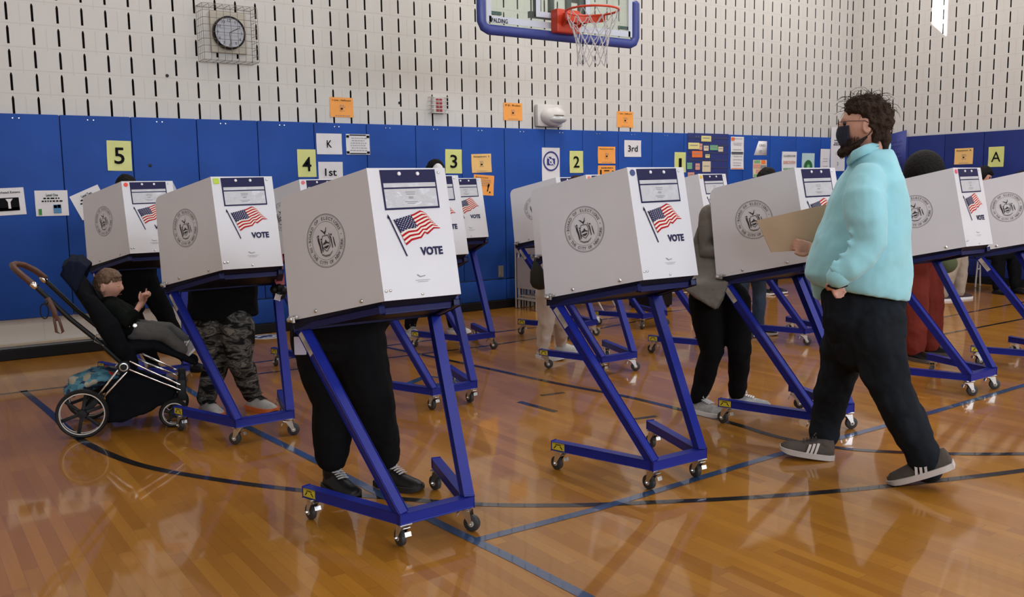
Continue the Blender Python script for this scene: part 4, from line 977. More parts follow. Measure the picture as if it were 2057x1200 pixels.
# hanging front hem
tube(b, [J(1660, 560, 4.62), J(1648, 582, 4.64), J(1638, 598, 4.65)], [(.085, .10), (.055, .09), (.012, .05)], 14, side=CXH)
for pts, r_ in (([(1716, 446), (1740, 456), (1764, 450)], .013), ([(1706, 466), (1728, 482), (1752, 484)], .014), ([(1702, 486), (1722, 500), (1748, 504)], .013), ([(1712, 428), (1738, 436), (1760, 428)], .010), ([(1690, 512), (1710, 522), (1726, 540)], .013), ([(1676, 528), (1694, 536), (1706, 556)], .013), ([(1668, 538), (1682, 546), (1692, 564)], .012)):
    tube(b, [J(x, y, 4.222-.012*(k == 1)) for k, (x, y) in enumerate(pts)], [r_*1.0, r_*1.7, r_*.9], 10)
sw = obj('pullover', b, MT, man, O_, smooth='all'); remesh(sw, .0095, 6, .022, .15)
b = nb(); tube(b, [J(1704, 324, 4.50), J(1716, 312, 4.43), J(1740, 300, 4.41), J(1768, 293, 4.44), J(1786, 294, 4.52), J(1768, 299, 4.60), J(1730, 310, 4.61), J(1708, 322, 4.56)], [(.024, .009)]*8, 10, side=(0, 0, 1), closed=True)
obj('collar', b, MT, sw, O_, smooth='all')
b = nb(); tube(b, [J(1694, 548, 4.236), J(1684, 556, 4.238)], [.056, .056], 16, cap=True); obj('cuff', b, MT, sw, O_, smooth='all')
b = nb(); bar(b, J(1771, 432, 4.20), J(1771, 437, 4.20), .012, .004); obj('seam_tab', b, mat('brown_tab', (.2, .12, .06), .6), sw, O_)
# trousers
b = nb()
tube(b, [J(1735, 592, 4.52), J(1734, 640, 4.52), J(1735, 690, 4.52)], [(.205, .185), (.200, .19), (.16, .16)], 20, side=CXH)
tube(b, [J(1762, 640, 4.42), J(1766, 700, 4.38), J(1778, 750, 4.35), J(1800, 805, 4.32), J(1826, 856, 4.30), J(1850, 905, 4.28), J(1862, 938, 4.27)], [.135, .125, .112, .100, .094, .086, .082], 18)
tube(b, [J(1712, 640, 4.58), J(1696, 700, 4.66), J(1684, 750, 4.71), J(1672, 795, 4.76), J(1662, 835, 4.80), J(1656, 872, 4.82)], [.130, .115, .100, .090, .086, .080], 18)
tr_ = obj('trousers', b, MJ, man, O_, smooth='all'); remesh(tr_, .011, 2, .034, .12); fold2(tr_, .006, .05)
b = nb(); tube(b, [J(1664, 574, 4.30), J(1678, 580, 4.24), J(1700, 574, 4.23)], .007, 6); obj('pocket_edge', b, MJ, tr_, O_)
shoe(man, J(1917, 938, 4.20), J(1788, 974, 4.33), J(1872, 930, 4.27), O_, MSH, MSO, .112, .085, laces=MSH, stripes=(mat('stripe_pale', (.55, .50, .48), .6), -1), pitch_up=(0, 0, 1))
shoe(man, floor_at(1672, 922, 0), floor_at(1567, 905, .035), J(1650, 880, 4.82), O_, MSH, MSO, .112, .085, laces=MSH, stripes=(mat('stripe_pale', (.55, .5, .48)), -1))
# hair, beard
rnd = random.Random(3)
b = nb()
def man_hair(d):
    if d.y > .72: return -1
    lim = -.80 if d.y < -.3 else (-.25 if d.y < -.12 else .16)
    if d.y > .25 and d.z < .42: return -1
    return min(1, (d.z-lim)*4) if d.z > lim else -1
hair_bm(b, R, hd, HS, .017, man_hair, .022, 50, 44); tube(b, [hd+R @ V((0, -.080, -.03)), hd+R @ V((0, -.088, -.075)), hd+R @ V((0, -.085, -.115))], [(.075, .03), (.072, .032), (.055, .022)], 14, side=R.col[0])
hs = obj('hair', b, MHB, man, O_, smooth='all'); remesh(hs, .006, 1, .018, .03)
b = nb(); hairstrands(b, R, hd+V((0, 0, .004)), HS*1.03, 260, .016, .050, rnd, -.35, .0010, ymax=.8)
obj('loose_strands', b, MHB, hs, O_)
b = nb()
def rp(x, y, z): return hd+R @ (V((x, y, z))*HS)
for i in range(420):
    a = rnd.uniform(-1.5, 1.5); zz = rnd.uniform(-.115, -.045); x = .064*math.sin(a); y = .012+.082*math.cos(a)
    if zz > -.07 and abs(a) < .8: continue
    p = rp(x, y, zz); o2 = rp(x*1.12, y*1.08, zz-.016-rnd.random()*.01); tube(b, [p, o2], [.0016, .0007], 4, cap=False)
tube(b, [rp(-.064, -.004, -.052), rp(-.060, .030, -.078), rp(-.040, .068, -.100), rp(0, .092, -.108), rp(.040, .068, -.100), rp(.060, .030, -.078), rp(.064, -.004, -.052)], [.006, .013, .021, .026, .021, .013, .006], 10)
obj('beard', b, MHB, man, O_)
# mask and glasses
MM = mat('mask_navy', (.010, .014, .035), .8, var=.5, vscale=60)
b = nb(); g = []
for i in range(15):
    row = []
    for j in range(11):
        u = -1+2*i/14; v_ = j/10; a = u*1.05; z = .002-.082*v_; bulge = .014*math.sin(PI*min(1, v_*.95+.05))*math.cos(a)**2
        row.append(b.verts.new(rp(.070*math.sin(a)*(1-.2*v_), .022+(.084+bulge)*math.cos(a)-.006*v_, z*(1 if True else 1))))
    g.append(row)
for i in range(14):
    for j in range(10): b.faces.new((g[i][j], g[i+1][j], g[i+1][j+1], g[i][j+1]))
mk = obj('face_mask', b, MM, man, O_, smooth='all'); sm = mk.modifiers.new('t', 'SOLIDIFY'); sm.thickness = .003; sm.offset = 1
for sd in (-1, 1):
    b = nb(); tube(b, [rp(sd*.061, .062, -.08), rp(sd*.074, .02, -.062), rp(sd*.082, -.012, -.045), rp(sd*.080, -.032, -.02), rp(sd*.080, -.028, .015), rp(sd*.078, -.006, .026)], .0022, 5); obj('ear_loop', b, MBLK, mk, O_)
b = nb()
for sd in (-1, 1):
    tube(b, [rp(sd*.036+.024*math.cos(k*PI/6), .106, .014+.018*math.sin(k*PI/6)) for k in range(12)], .0016, 5, closed=True)
    tube(b, [rp(sd*.060, .104, .018), rp(sd*.078, .06, .018), rp(sd*.083, .0, .014), rp(sd*.082, -.022, .0)], .0018, 5)
tube(b, [rp(-.012, .110, .016), rp(.012, .110, .016)], .0015, 5)
obj('glasses', b, mat('dark_red_frame', (.05, .008, .008), .4), man, O_)
b = nb()
for sd in (-1, 1): ell(b, rp(sd*.031, .078, .012), (.0125,)*3, 12)
obj('eyes', b, MEYE, man, O_, smooth='all')
# tan folder held in the far hand
b = nb(); fo = [J(1520, 443, 4.93), J(1672, 408, 4.93), J(1668, 500, 4.88), J(1549, 507, 4.90)]
n_ = (fo[1]-fo[0]).cross(fo[3]-fo[0]).normalized()
for k in (0, 1): pass
A = [b.verts.new(p-n_*.003) for p in fo]; B = [b.verts.new(p+n_*.003) for p in fo]; b.faces.new(A); b.faces.new(B[::-1])
for k in range(4): b.faces.new((A[k], B[k], B[(k+1) % 4], A[(k+1) % 4]))
tag(obj('folder', b, mat('manila', (.50, .34, .22), .6, var=.04)), 'large tan ballot privacy folder held out in front by the walking man', 'folder')

# ================================================================== STANDING VOTERS
def voter(x, y, h, label, m_top, m_bot, feet, m_shoe, m_sole, top_hem=.80, coat_w=1.0, leg_w=1.0, hair=('hair', MHB), yaw=0, lean=.18, laces=None, boot=False, skin=None, knees=None, hips=None, bot_disp=.02, shin_skin=0, group=None, heads=True, drop=0, toes=None, hat=None, cuff=.095):
    """a person at (x, y) facing the booth (local -y turned by yaw); feet = two heel points"""
    skin = skin or MSKIN; rt_ = root('person', (x, y, 0), 0, label, 'person', group); O = rt_.location.copy(); s = h/1.72
    F2 = V((math.sin(yaw), -math.cos(yaw), 0)); S2 = V((F2.y, -F2.x, 0))*-1   # S2: left-to-right along +x for yaw 0
    S2 = V((math.cos(yaw), math.sin(yaw), 0)); c = V((x, y, 0)); Z = V((0, 0, 1))
    def P(a, f_, z): return c+S2*(a*s)+F2*(f_*s)+Z*(z*s)
    hip = P(0, -.02, .92); ch = P(0, lean*.65, 1.27); nk = P(0, lean*.95, 1.45); hdc = P(0, lean*1.35+.02+drop*.5, 1.57-drop); nk = P(0, lean*.95, 1.45-drop*.7)
    b = nb()
    if heads: Rh = head_bm(b, hdc, F2*1+Z*-.55, Z*1+F2*.55, .98*s)
    tube(b, [nk-Z*.05*s, nk.lerp(hdc, .7)], [.056*s, .055*s], 12)
    tube(b, [hip, P(0, .03, 1.1), ch, nk-Z*.05], [(.14*s, .10*s), (.13*s, .09*s), (.16*s, .10*s), (.10*s, .07*s)], 14, side=S2)
    arms = []
    for sd in (-1, 1):
        sh = P(sd*.185, lean*.85, 1.38); el = P(sd*.24, lean*.6+.05, 1.13); wr = P(sd*.13, .36, 1.10)
        arms.append((sh, el, wr)); tube(b, [sh, el, wr], [.045*s, .038*s, .027*s], 10); hand_bm(b, wr, F2*.9-S2*sd*.25-Z*.2, -Z, s*.95, .4, thumb=-sd)
    legs = []
    for i, sd in enumerate((-1, 1)):
        hp = P(sd*.095, -.01, .88) if hips is None else hips[i]; an = V(feet[i])+Z*.085; kn = hp.lerp(an, .50)+F2*.03+S2*sd*.01 if knees is None else knees[i]
        legs.append((hp, kn, an)); tube(b, [hp, hp.lerp(kn, .5), kn, kn.lerp(an, .4), an], [.085*s, .072*s, .052*s, .052*s, .036*s], 12)
    bd = obj('body', b, skin, rt_, O, smooth='all'); remesh(bd, .011, 1)
    b = nb(); w_ = coat_w
    tube(b, [P(0, -.02, top_hem/s), P(0, -.02, .95), P(0, .02, 1.1), ch, nk-Z*.07*s, nk-Z*.01*s], [(.215*s*w_, .155*s*w_), (.205*s*w_, .150*s*w_), (.19*s*w_, .14*s*w_), (.20*s, .135*s), (.13*s, .095*s), (.07*s, .065*s)], 20, side=S2, cap=False)
    for sh, el, wr in arms: tube(b, [sh-V((0, 0, .01)), sh.lerp(el, .5), el, wr], [.072*s, .066*s, .058*s, .042*s], 12)
    o = obj('top', b, m_top, rt_, O, smooth='all'); remesh(o, .014, 2, .02, .12)
    b = nb()
    tube(b, [P(0, -.02, .99), P(0, -.02, .88), P(0, -.02, .82)], [(.165*s*leg_w, .125*s*leg_w), (.178*s*leg_w, .135*s*leg_w), (.14*s*leg_w, .12*s*leg_w)], 16, side=S2)
    for hp, kn, an in legs: tube(b, [hp, hp.lerp(kn, .5), kn, kn.lerp(an, .5), an+Z*(cuff-.085)], [.108*s*leg_w, .096*s*leg_w, .078*s*leg_w, .072*s*leg_w, .058*s*leg_w], 14)
    o = obj('trousers', b, m_bot, rt_, O, smooth='all'); remesh(o, .013, 2, bot_disp, .09)
    for i in (0, 1):
        hl = V(feet[i]); tv = F2 if toes is None else V(toes[i]); tv = tv.normalized()
        shoe(rt_, hl-tv*.05, hl+tv*.215, hl+V((0, 0, .10 if not boot else .17)), O, m_shoe, m_sole, .098, .075 if not boot else .09, laces=laces, boot=boot)
    if heads and hair:
        b = nb(); hair_bm(b, Rh, hdc, .98*s, .020, lambda d: -1 if (d.y > .45 and d.z < .45) or d.z < -.45 else .9, .012, 40, 30); o = obj(hair[0], b, hair[1], rt_, O, smooth='all'); remesh(o, .010, 1)
        b = nb()
        for sd in (-1, 1): ell(b, hdc+Rh @ V((sd*.030*s, .080*s, .012*s)), (.012,)*3, 8)
        obj('eyes', b, MEYE, rt_, O, smooth='all')
    return rt_
MBC = mat('black_cloth', (.0045, .0045, .0055), .9, spec=.12, bump=.3, bscale=8)
MBH = mat('black_hair', (.008, .007, .007), .7, spec=.12, bump=.5, bscale=50)
MBT = mat('black_boot', (.006, .006, .007), .45, spec=.3); MLC = mat('pale_laces', (.42, .40, .40), .7)
# person in black at the nearest booth
P2r = [J(700, 650, 4.36), J(745, 650, 4.30)]
voter(1.80, 4.04, 1.62, 'person in black trousers and laced black boots standing behind the nearest booth', MBC, MBC, [J(686, 938, 4.43)*1, J(765, 932, 4.36)*1] and [V((1.74, 4.12, 0)), V((1.975, 4.0, 0))], MBT, mat('boot_sole', (.012, .012, .012), .6), leg_w=1.45, drop=.10, hips=[J(640, 668, 4.42), J(712, 668, 4.36)], knees=[J(668, 808, 4.40), J(748, 800, 4.33)], laces=MLC, boot=True, toes=[(.10, -1, 0), (.45, -.9, 0)], top_hem=.72, coat_w=1.05, cuff=.16)
b = nb(); poly(b, rrect(0, 0, .055, .085, .004), .001, F=frame(CXH, (0, 0, 1)), o=J(603, 695, 4.14)); tag(obj('hanging_tag', b, mat('tag_lilac', (.45, .42, .52), .6)), 'small pale tag hanging beside the left leg of the nearest booth', 'tag')
# camouflage trousers
MOR = mat('sneaker_white', (.50, .49, .48), .6, var=.1, vscale=30)
voter(1.80, 5.93, 1.66, 'person in camouflage trousers and black coat behind the lime sticker booth', MBC, camo_mat(), [V((1.70, 6.12, 0)), V((1.99, 6.02, 0))], MOR, mat('sole_orange', (.7, .16, .04), .6), leg_w=1.12, drop=.14, hips=[J(420, 655, 5.90), J(476, 655, 5.85)], knees=[J(437, 725, 5.92), J(482, 725, 5.86)], laces=MBLK, toes=[(.1, -1, 0), (.35, -1, 0)], top_hem=.66, coat_w=1.12)
# black coat and cap at the left-most booth
voter(1.62, 7.90, 1.66, 'person in a black coat with black hair at the leftmost booth, behind the toddler', MBC, MBC, [V((1.75, 7.80, 0)), V((2.0, 7.7, 0))], MBT, MBLK, leg_w=1.0, hair=('hair', MBH), coat_w=1.15, top_hem=.60, lean=.10, toes=[(0, -1, 0), (.5, -1, 0)])
# far booth voter, light sneakers
wv = voter(4.56, 7.98, 1.80, 'person in black with a white cap and pale sneakers at the far booth', MBC, MBC, [V((4.33, 8.1, 0)), V((4.75, 7.95, 0))], mat('sneaker_pale', (.42, .42, .38), .7, var=.2, vscale=25), MWHT, hair=('hair', MBH), lean=.03, laces=MGREY, toes=[(-.1, -1, 0), (.35, -1, 0)])
b = nb(); ell(b, J(880, 349, 8.95), (.062, .06, .10), 18); ell(b, J(884, 354, 8.93), (.045, .05, .06), 14); obj('white_cap', b, MWHT, wv, wv.location, smooth='all')
# cream trousers
MCR = mat('cream_cloth', (.56, .48, .42), .9, spec=.12, bump=.3, bscale=8)
w7 = voter(4.80, 6.14, 1.60, 'person in cream trousers with a black bag standing at the orange dot booth', MCR, MCR, [V((4.63, 6.24, 0)), V((4.90, 6.33, 0))], mat('sneaker_white', (.5, .5, .5)), MWHT, leg_w=.98, hips=[J(1098, 590, 7.66), J(1128, 590, 7.72)], knees=[J(1097, 645, 7.66), J(1128, 645, 7.75)], hair=('hair', MHB), lean=.12, toes=[(.25, -1, 0), (.6, -1, 0)], top_hem=.78)
b = nb(); tube(b, [J(1081, 522, 7.50), J(1083, 545, 7.50), J(1085, 566, 7.50)], [(.035, .05), (.075, .07), (.085, .07)], 14, side=CXH); bg = obj('handbag', b, mat('olive_black', (.012, .014, .009), .7), smooth='all')
tag(bg, 'small dark olive shoulder bag hanging against the cream trousers', 'bag')
b = nb(); tube(b, [J(1070, 530, 7.5), J(1085, 505, 7.5), J(1100, 530, 7.5)], .008, 6); obj('strap', b, MBLK, bg)
# grey shawl
MGY = mat('grey_wool', (.150, .138, .125), .95, spec=.12, bump=.4, bscale=20, var=.12, vscale=10)
w8 = voter(4.42, 4.10, 1.62, 'person in grey shawl, black joggers and grey sneakers between two front booths', MGY, MBC, [V((4.29, 4.08, 0)), V((4.57, 4.00, 0))], mat('sneaker_grey', (.30, .30, .30), .8, var=.3, vscale=25), MWHT, leg_w=1.02, drop=.12, hips=[J(1414, 600, 5.76), J(1475, 600, 5.76)], knees=[J(1430, 708, 5.74), J(1486, 700, 5.72)], laces=MWHT, toes=[(.08, -1, 0), (.85, -.9, 0)], top_hem=.85, coat_w=1.0, cuff=.10)
b = nb(); O8 = w8.location
cl = [(1440, 400, 5.68), (1410, 430, 5.68), (1388, 500, 5.66), (1372, 545, 5.60), (1360, 575, 5.44), (1437, 623, 5.43), (1468, 566, 5.46), (1474, 540, 5.64), (1476, 450, 5.68)]
A = [b.verts.new(J(*p)) for p in cl]; B = [b.verts.new(J(p[0]+6, p[1]-3, p[2]+.30)) for p in cl]
b.faces.new(A); b.faces.new(B[::-1])
for k in range(len(cl)): b.faces.new((A[k], B[k], B[(k+1) % len(cl)], A[(k+1) % len(cl)]))
o = obj('shawl', b, MGY, w8, O8, smooth='all'); remesh(o, .010, 4, .022, .11)
# blue jeans
voter(6.92, 5.95, 1.66, 'person in blue jeans beyond the walking man, at the booth behind him', MBC, mat('blue_denim', (.045, .075, .13), .9, var=.2, vscale=8), [V((6.86, 5.98, 0)), V((7.08, 5.93, 0))], MBLK, MWHT, hair=('hair', MBH), lean=.15, leg_w=.95)
# rust trousers with black hood
MRU = mat('rust_cloth', (.165, .028, .020), .9, spec=.12, bump=.4, bscale=8, var=.15, vscale=6)
w11 = voter(7.03, 4.28, 1.70, 'person in rust red wide trousers with a black hat at the pink dot booth', mat('rust_orange_cloth', (.24, .045, .02), .9, var=.3, vscale=6), MRU, [V((6.99, 4.22, 0)), V((7.30, 4.26, 0))], MBLK, mat('sole_dark', (.1, .08, .08), .6), leg_w=1.62, hair=('knit_hat', MBH), lean=.02, toes=[(-.2, -1, 0), (.6, -1, 0)], cuff=.11, coat_w=1.1, heads=True)
b = nb(); hc = J(1856, 345, 7.30); ell(b, hc, (.155, .155, .175), 24); ell(b, hc-V((0, 0, .10)), (.17, .165, .12), 20); o = obj('hood', b, MBH, w11, w11.location, smooth='all')
b = nb(); ell(b, J(1902, 530, 7.05), (.10, .07, .075), 16); o = obj('green_pouch', b, mat('olive_cloth', (.06, .075, .03), .9), smooth='all'); o.name = 'shoulder_bag'; tag(o, 'olive green bag hanging under the pink dot booth beside the rust clothes', 'bag')
# beige trousers far
voter(10.85, 6.05, 1.68, 'person in wide beige trousers and dark slip-on shoes, far right behind the booths', MBC, mat('beige_cloth', (.36, .31, .25), .9), [V((10.73, 6.12, 0)), V((11.02, 6.08, 0))], mat('slipon_dark', (.03, .015, .02), .7), MWHT, leg_w=1.25, hair=('hair', MBH), yaw=.5, toes=[(1, -.3, 0), (1, -.2, 0)])
voter(12.05, 6.10, 1.62, 'person dressed all in black with black boots, furthest right in the photo', MBC, MBC, [V((11.9, 6.05, 0)), V((12.15, 5.95, 0))], MBT, MBLK, leg_w=1.2, hair=('hair', MBH), top_hem=.45, coat_w=1.15, skin=MSKIND, yaw=-.3)
voter(9.75, 8.10, 1.66, 'person in dark clothes and dark shoes far off beneath the middle booths', MBC, MBC, [V((9.65, 8.05, 0)), V((9.9, 8.05, 0))], MBLK, MWHT, hair=('hair', MBH))
# pink bag strap with clip behind the nearest booth
pk = root('pink_holster', J(566, 590, 5.75), 0, 'pink perforated strap case with a black clip hanging behind the nearest booth', 'strap case'); OP = pk.location.copy()
b = nb(); Fp = frame(CXH, (0, 0, 1)); MPK = mat('pink_silicone', (.52, .15, .19), .6)
for pts in ([(555, 480), (561, 480), (569, 520), (569, 548), (559, 548), (558, 530)], [(552, 549), (571, 549), (572, 572), (556, 573), (552, 566)]):
    A = [b.verts.new(J(x, y, 5.75)) for x, y in pts]; B = [b.verts.new(J(x, y, 5.79)) for x, y in pts]; b.faces.new(A); b.faces.new(B[::-1])
    for k in range(len(pts)): b.faces.new((A[k], B[k], B[(k+1) % len(pts)], A[(k+1) % len(pts)]))
obj('strap', b, MPK, pk, OP)
b = nb()
for x, y in ((559, 487), (558, 541), (562, 540), (566, 539), (558, 558), (562, 558), (566, 557)): ell(b, J(x, y, 5.748), (.005,)*3, 8)
obj('hole_dots', b, MBLK, pk, OP)
b = nb()
for x, y, r_ in ((552, 582, .03), (562, 577, .032), (570, 584, .03), (560, 590, .03), (566, 594, .025)): ell(b, J(x, y, 5.77), (r_, r_, r_), 10)
obj('clip', b, MBLK, pk, OP)
b = nb(); bar(b, J(553, 596, 5.735), J(563, 599, 5.735), .02, .035); obj('clip_label', b, MWHT, pk, OP)
# ================================================================== STROLLER AND TODDLER
SO_ = V((.89, 5.94, 0)); SA = math.atan2(-.26, .966)
MSB = mat('stroller_black', (.006, .006, .007), .5, spec=.3); MSF = mat('stroller_fabric', (.006, .007, .009), .9, spec=.08, bump=.3, bscale=20); MSN = mat('stroller_navy', (.006, .009, .022), .85, spec=.1, bump=.2, bscale=20)
MLE = mat('brown_leather', (.085, .032, .016), .5, bump=.15, bscale=60)
st = root('stroller', SO_, SA, 'black pushchair with chrome rods and brown leather handle at the far left', 'stroller')
def SP(u, z, w): return V((u, w, z))
def wheel(par, c, r, spokes, name='wheel'):
    c = V(c); b = nb(); lathe(b, [(r-.022, -.018), (r-.008, -.020), (r, -.010), (r, .010), (r-.008, .020), (r-.022, .018)], c, (0, 1, 0), 44, cap=False)
    for k in range(spokes):
        a = 2*PI*k/spokes+.3; d = V((math.cos(a), 0, math.sin(a))); bar(b, c+d*.018, c+d*(r-.018), .020, .016, up=(0, 1, 0), bev=.003)
    lathe(b, [(0, -.026), (.026, -.024), (.030, 0), (.026, .024), (0, .026)], c, (0, 1, 0), 20)
    o = obj(name, b, MSB, par, smooth=True)
    b = nb()
    for sd in (-1, 1): tube(b, [c+V(((r-.024)*math.cos(k*PI/24), sd*.0205, (r-.024)*math.sin(k*PI/24))) for k in range(48)], .0035, 6, closed=True)
    obj('rim_line', b, mat('rim_silver', (.60, .55, .50), .35), o); return o
for w in (0, .50): wheel(st, SP(.014, .150, w), .150, 6)
for w in (.05, .41): wheel(st, SP(.535, .090, w), .090, 5, 'front_wheel')
b = nb()
for w in (.05, .45):
    tube(b, [SP(.265, .418, w), SP(.107, .602, w), SP(-.022, .733, w), SP(-.20, .945, w)], .0145, 10)
    lathe(b, [(0, -.03), (.034, -.028), (.040, -.015), (.040, .015), (.034, .028), (0, .03)], SP(.262, .415, w), (0, 1, 0), 24)
    bar(b, SP(.13, .25, w), SP(.03, .155, w+(-.02 if w < .2 else .02)), .035, .045, up=(0, 1, 0), bev=.008)
    box(b, SP(.59, .235, w), (.050, .045, .135), bev=.01)
    bar(b, SP(.585, .19, w), SP(.540, .11, w), .03, .03, up=(0, 1, 0), bev=.006)
tube(b, [SP(.014, .15, .0), SP(.014, .15, .5)], .010, 8); tube(b, [SP(.59, .26, .05), SP(.59, .26, .45)], .013, 8); tube(b, [SP(.262, .415, .05), SP(.262, .415, .45)], .014, 8)
bar(b, SP(.265, .418, .08), SP(.235, .56, .10), .04, .05, up=(0, 1, 0), bev=.01); bar(b, SP(.265, .418, .42), SP(.235, .56, .40), .04, .05, up=(0, 1, 0), bev=.01)
obj('frame', b, MSB, st, smooth=True)
for w in (.032, .468):
    for a_, c_ in (((.226, .395), (.113, .255)), ((.276, .379), (.134, .232)), ((.300, .445), (.580, .275)), ((.292, .395), (.580, .240))): b = nb(); tube(b, [SP(*a_, w), SP(*c_, w)], .0062, 8); obj('chrome_rod', b, MCHR2, st, smooth='all')
b = nb(); tube(b, [SP(-.205, .950, .05), SP(-.262, 1.005, .065), SP(-.310, 1.045, .12), SP(-.330, 1.060, .20), SP(-.330, 1.060, .30), SP(-.300, 1.045, .39), SP(-.245, 1.005, .44), SP(-.195, .955, .45)], .0185, 12)
hn = obj('handle_grip', b, MLE, st, smooth='all')
for w in (.05, .45): b = nb(); tube(b, [SP(-.195, .938, w), SP(-.207, .952, w)], .0195, 12); obj('chrome_band', b, MCHR2, hn, smooth=True)
b = nb(); lathe(b, [(.026, 0), (.026, .004), (.020, .005), (.020, .0)], SP(.262, .415, .018), (0, -1, 0), 24, cap=False); obj('hub_ring', b, MCHR, st)
b = nb(); tube(b, [SP(-.13, .865, .02), SP(-.10, .79, .015), SP(-.09, .73, .015)], [(.016, .004)]*3, 8, side=(1, 0, 0)); tube(b, [SP(-.102, .74, .015), SP(-.095, .66, .015), SP(-.072, .645, .015), SP(-.060, .66, .015), SP(-.078, .74, .015)], [(.008, .005)]*5, 8, side=(1, 0, 0)); obj('wrist_strap', b, MLE, st, smooth=True)
b = nb(); tube(b, [SP(-.15+.022*math.cos(a*PI/8), .79+.045*math.sin(a*PI/8), .01) for a in range(16)], .004, 6, closed=True); tube(b, [SP(-.14, .835, .02), SP(-.12, .86, .03)], .012, 8); obj('hook_ring', b, MBLK, st)
# seat
b = nb()
tube(b, [SP(.225, .50, .25), SP(.14, .70, .25), SP(.05, .88, .25), SP(-.02, 1.01, .25)], [(.19, .045), (.195, .05), (.19, .05), (.16, .04)], 18, side=(0, 1, 0))
tube(b, [SP(.20, .52, .25), SP(.34, .515, .25), (.44, .25, .515)], [(.18, .05), (.18, .055), (.17, .045)], 18, side=(0, 1, 0))
tube(b, [(.43, .25, .52), (.55, .25, .455), (.68, .25, .385)], [(.17, .035), (.16, .028), (.15, .025)], 16, side=(0, 1, 0))
for w in (.07, .43): tube(b, [SP(.26, .50, w), SP(.19, .66, w), SP(.10, .82, w)], [.05, .07, .05], 12)
tube(b, [SP(.235, .56, .09), SP(.28, .47, .09), SP(.30, .42, .10)], .05, 12)
o = obj('seat', b, MSF, st, smooth='all'); remesh(o, .012, 2, .012, .08)
b = nb()
for k in range(5):
    a = math.radians(30+38*k); tube(b, [SP(.02, .90, .06), SP(.02+.065*math.cos(a), 1.00+.07*math.sin(a), .09), SP(.02+.07*math.cos(a), 1.01+.085*math.sin(a), .25), SP(.02+.065*math.cos(a), 1.00+.07*math.sin(a), .41), SP(.02, .90, .44)], [.014, .019, .021, .019, .014], 10)
o = obj('folded_canopy', b, MSN, st, smooth='all'); remesh(o, .012, 2)
b = nb(); pr = [(.145, .315), (.30, .335), (.56, .225), (.52, .155), (.24, .055), (.135, .06)]
A = [b.verts.new(SP(u, z, .07)) for u, z in pr]; B = [b.verts.new(SP(u, z, .43)) for u, z in pr]; b.faces.new(A); b.faces.new(B[::-1])
for k in range(len(pr)): b.faces.new((A[k], B[k], B[(k+1) % len(pr)], A[(k+1) % len(pr)]))
o = obj('basket', b, MSF, st, smooth='all'); remesh(o, .014, 4, .03, .08)
b = nb(); tube(b, [SP(.165, .62, .04), SP(.120, .625, .04), SP(.105, .585, .04), SP(.155, .555, .04)], .004, 6); obj('grey_cord', b, mat('cord_grey', (.2, .19, .17), .6), st)
# cloth bag in the basket
bgp = bpy.data.materials.new('cartoon_cloth'); bgp.use_nodes = True; n, l = nodes(bgp); p_ = n['Principled BSDF']; p_.inputs['Roughness'].default_value = .8
v_ = n.new('ShaderNodeTexVoronoi'); v_.inputs['Scale'].default_value = 26; tc = n.new('ShaderNodeTexCoord'); l.new(tc.outputs['Object'], v_.inputs['Vector']); sp = n.new('ShaderNodeSeparateColor'); l.new(v_.outputs['Color'], sp.inputs[0])
rr = n.new('ShaderNodeValToRGB'); rr.color_ramp.interpolation = 'CONSTANT'; e = rr.color_ramp.elements; e[0].color = (.04, .16, .24, 1); e[1].position = .3; e[1].color = (.012, .03, .09, 1)
for p, c in ((.55, (.09, .25, .33, 1)), (.74, (.02, .02, .03, 1)), (.84, (.5, .04, .02, 1)), (.9, (.35, .32, .25, 1))): x = e.new(p); x.color = c
l.new(sp.outputs[0], rr.inputs[0]); l.new(rr.outputs[0], p_.inputs['Base Color'])
b = nb()
def SW(u, z, w): return SO_+M.Rotation(SA, 3, 'Z') @ V((u, w, z))
sd_ = M.Rotation(SA, 3, 'Z') @ V((0, 1, 0))
tube(b, [SW(-.07, .255, .27), SW(.02, .30, .27), SW(.12, .33, .27), SW(.20, .32, .27)], [(.14, .045), (.17, .062), (.17, .055), (.14, .04)], 16, side=sd_)
ell(b, SW(-.03, .315, .22), (.05, .05, .04), 12); o = obj('cloth_bag', b, bgp, smooth='all'); remesh(o, .012, 2, .04, .05)
tag(o, 'blue and red patterned cloth bag stuffed in the rear of the stroller basket', 'bag')
# toddler
td = root('person', SO_, SA, 'toddler with light brown hair and grey trousers lying in the stroller', 'person')
b = nb(); hc = V((.192, .25, .905)); fw = V((1, -.42, -.12)); upv = V((.06, -.10, 1)); CS = .90
Rt = head_bm(b, hc, fw, upv, CS, child=True)
tube(b, [SP(.188, .85, .25), SP(.20, .79, .25)], .036, 12)
tube(b, [SP(.19, .78, .25), SP(.24, .70, .25), SP(.30, .62, .25)], [(.055, .038), (.085, .055), (.08, .05)], 14, side=(0, 1, 0))
for s_, el, wr in ((-1, (.300, .668, .13), (.378, .790, .17)), (1, (.33, .69, .37), (.395, .805, .26))):
    tube(b, [SP(.205, .765, .25+s_*.08), SP(*el), SP(*wr)], [.028, .026, .019], 10)
    d_ = V((.25, .15*-s_, 1)) if s_ < 0 else V((.1, -.6, .5))
    hand_bm(b, SP(*wr), d_, V((-.8, .3, .2)), .70, 1.3, thumb=s_)
for s_, kn, an in ((-1, (.500, .575, .20), (.635, .450, .19)), (1, (.530, .585, .34), (.665, .475, .33))):
    tube(b, [SP(.31, .62, .25+s_*.06), SP(*kn), SP(*an)], [.05, .036, .026], 10)
o = obj('body', b, MSKIN, td, smooth='all'); remesh(o, .0048, 1)
b = nb()
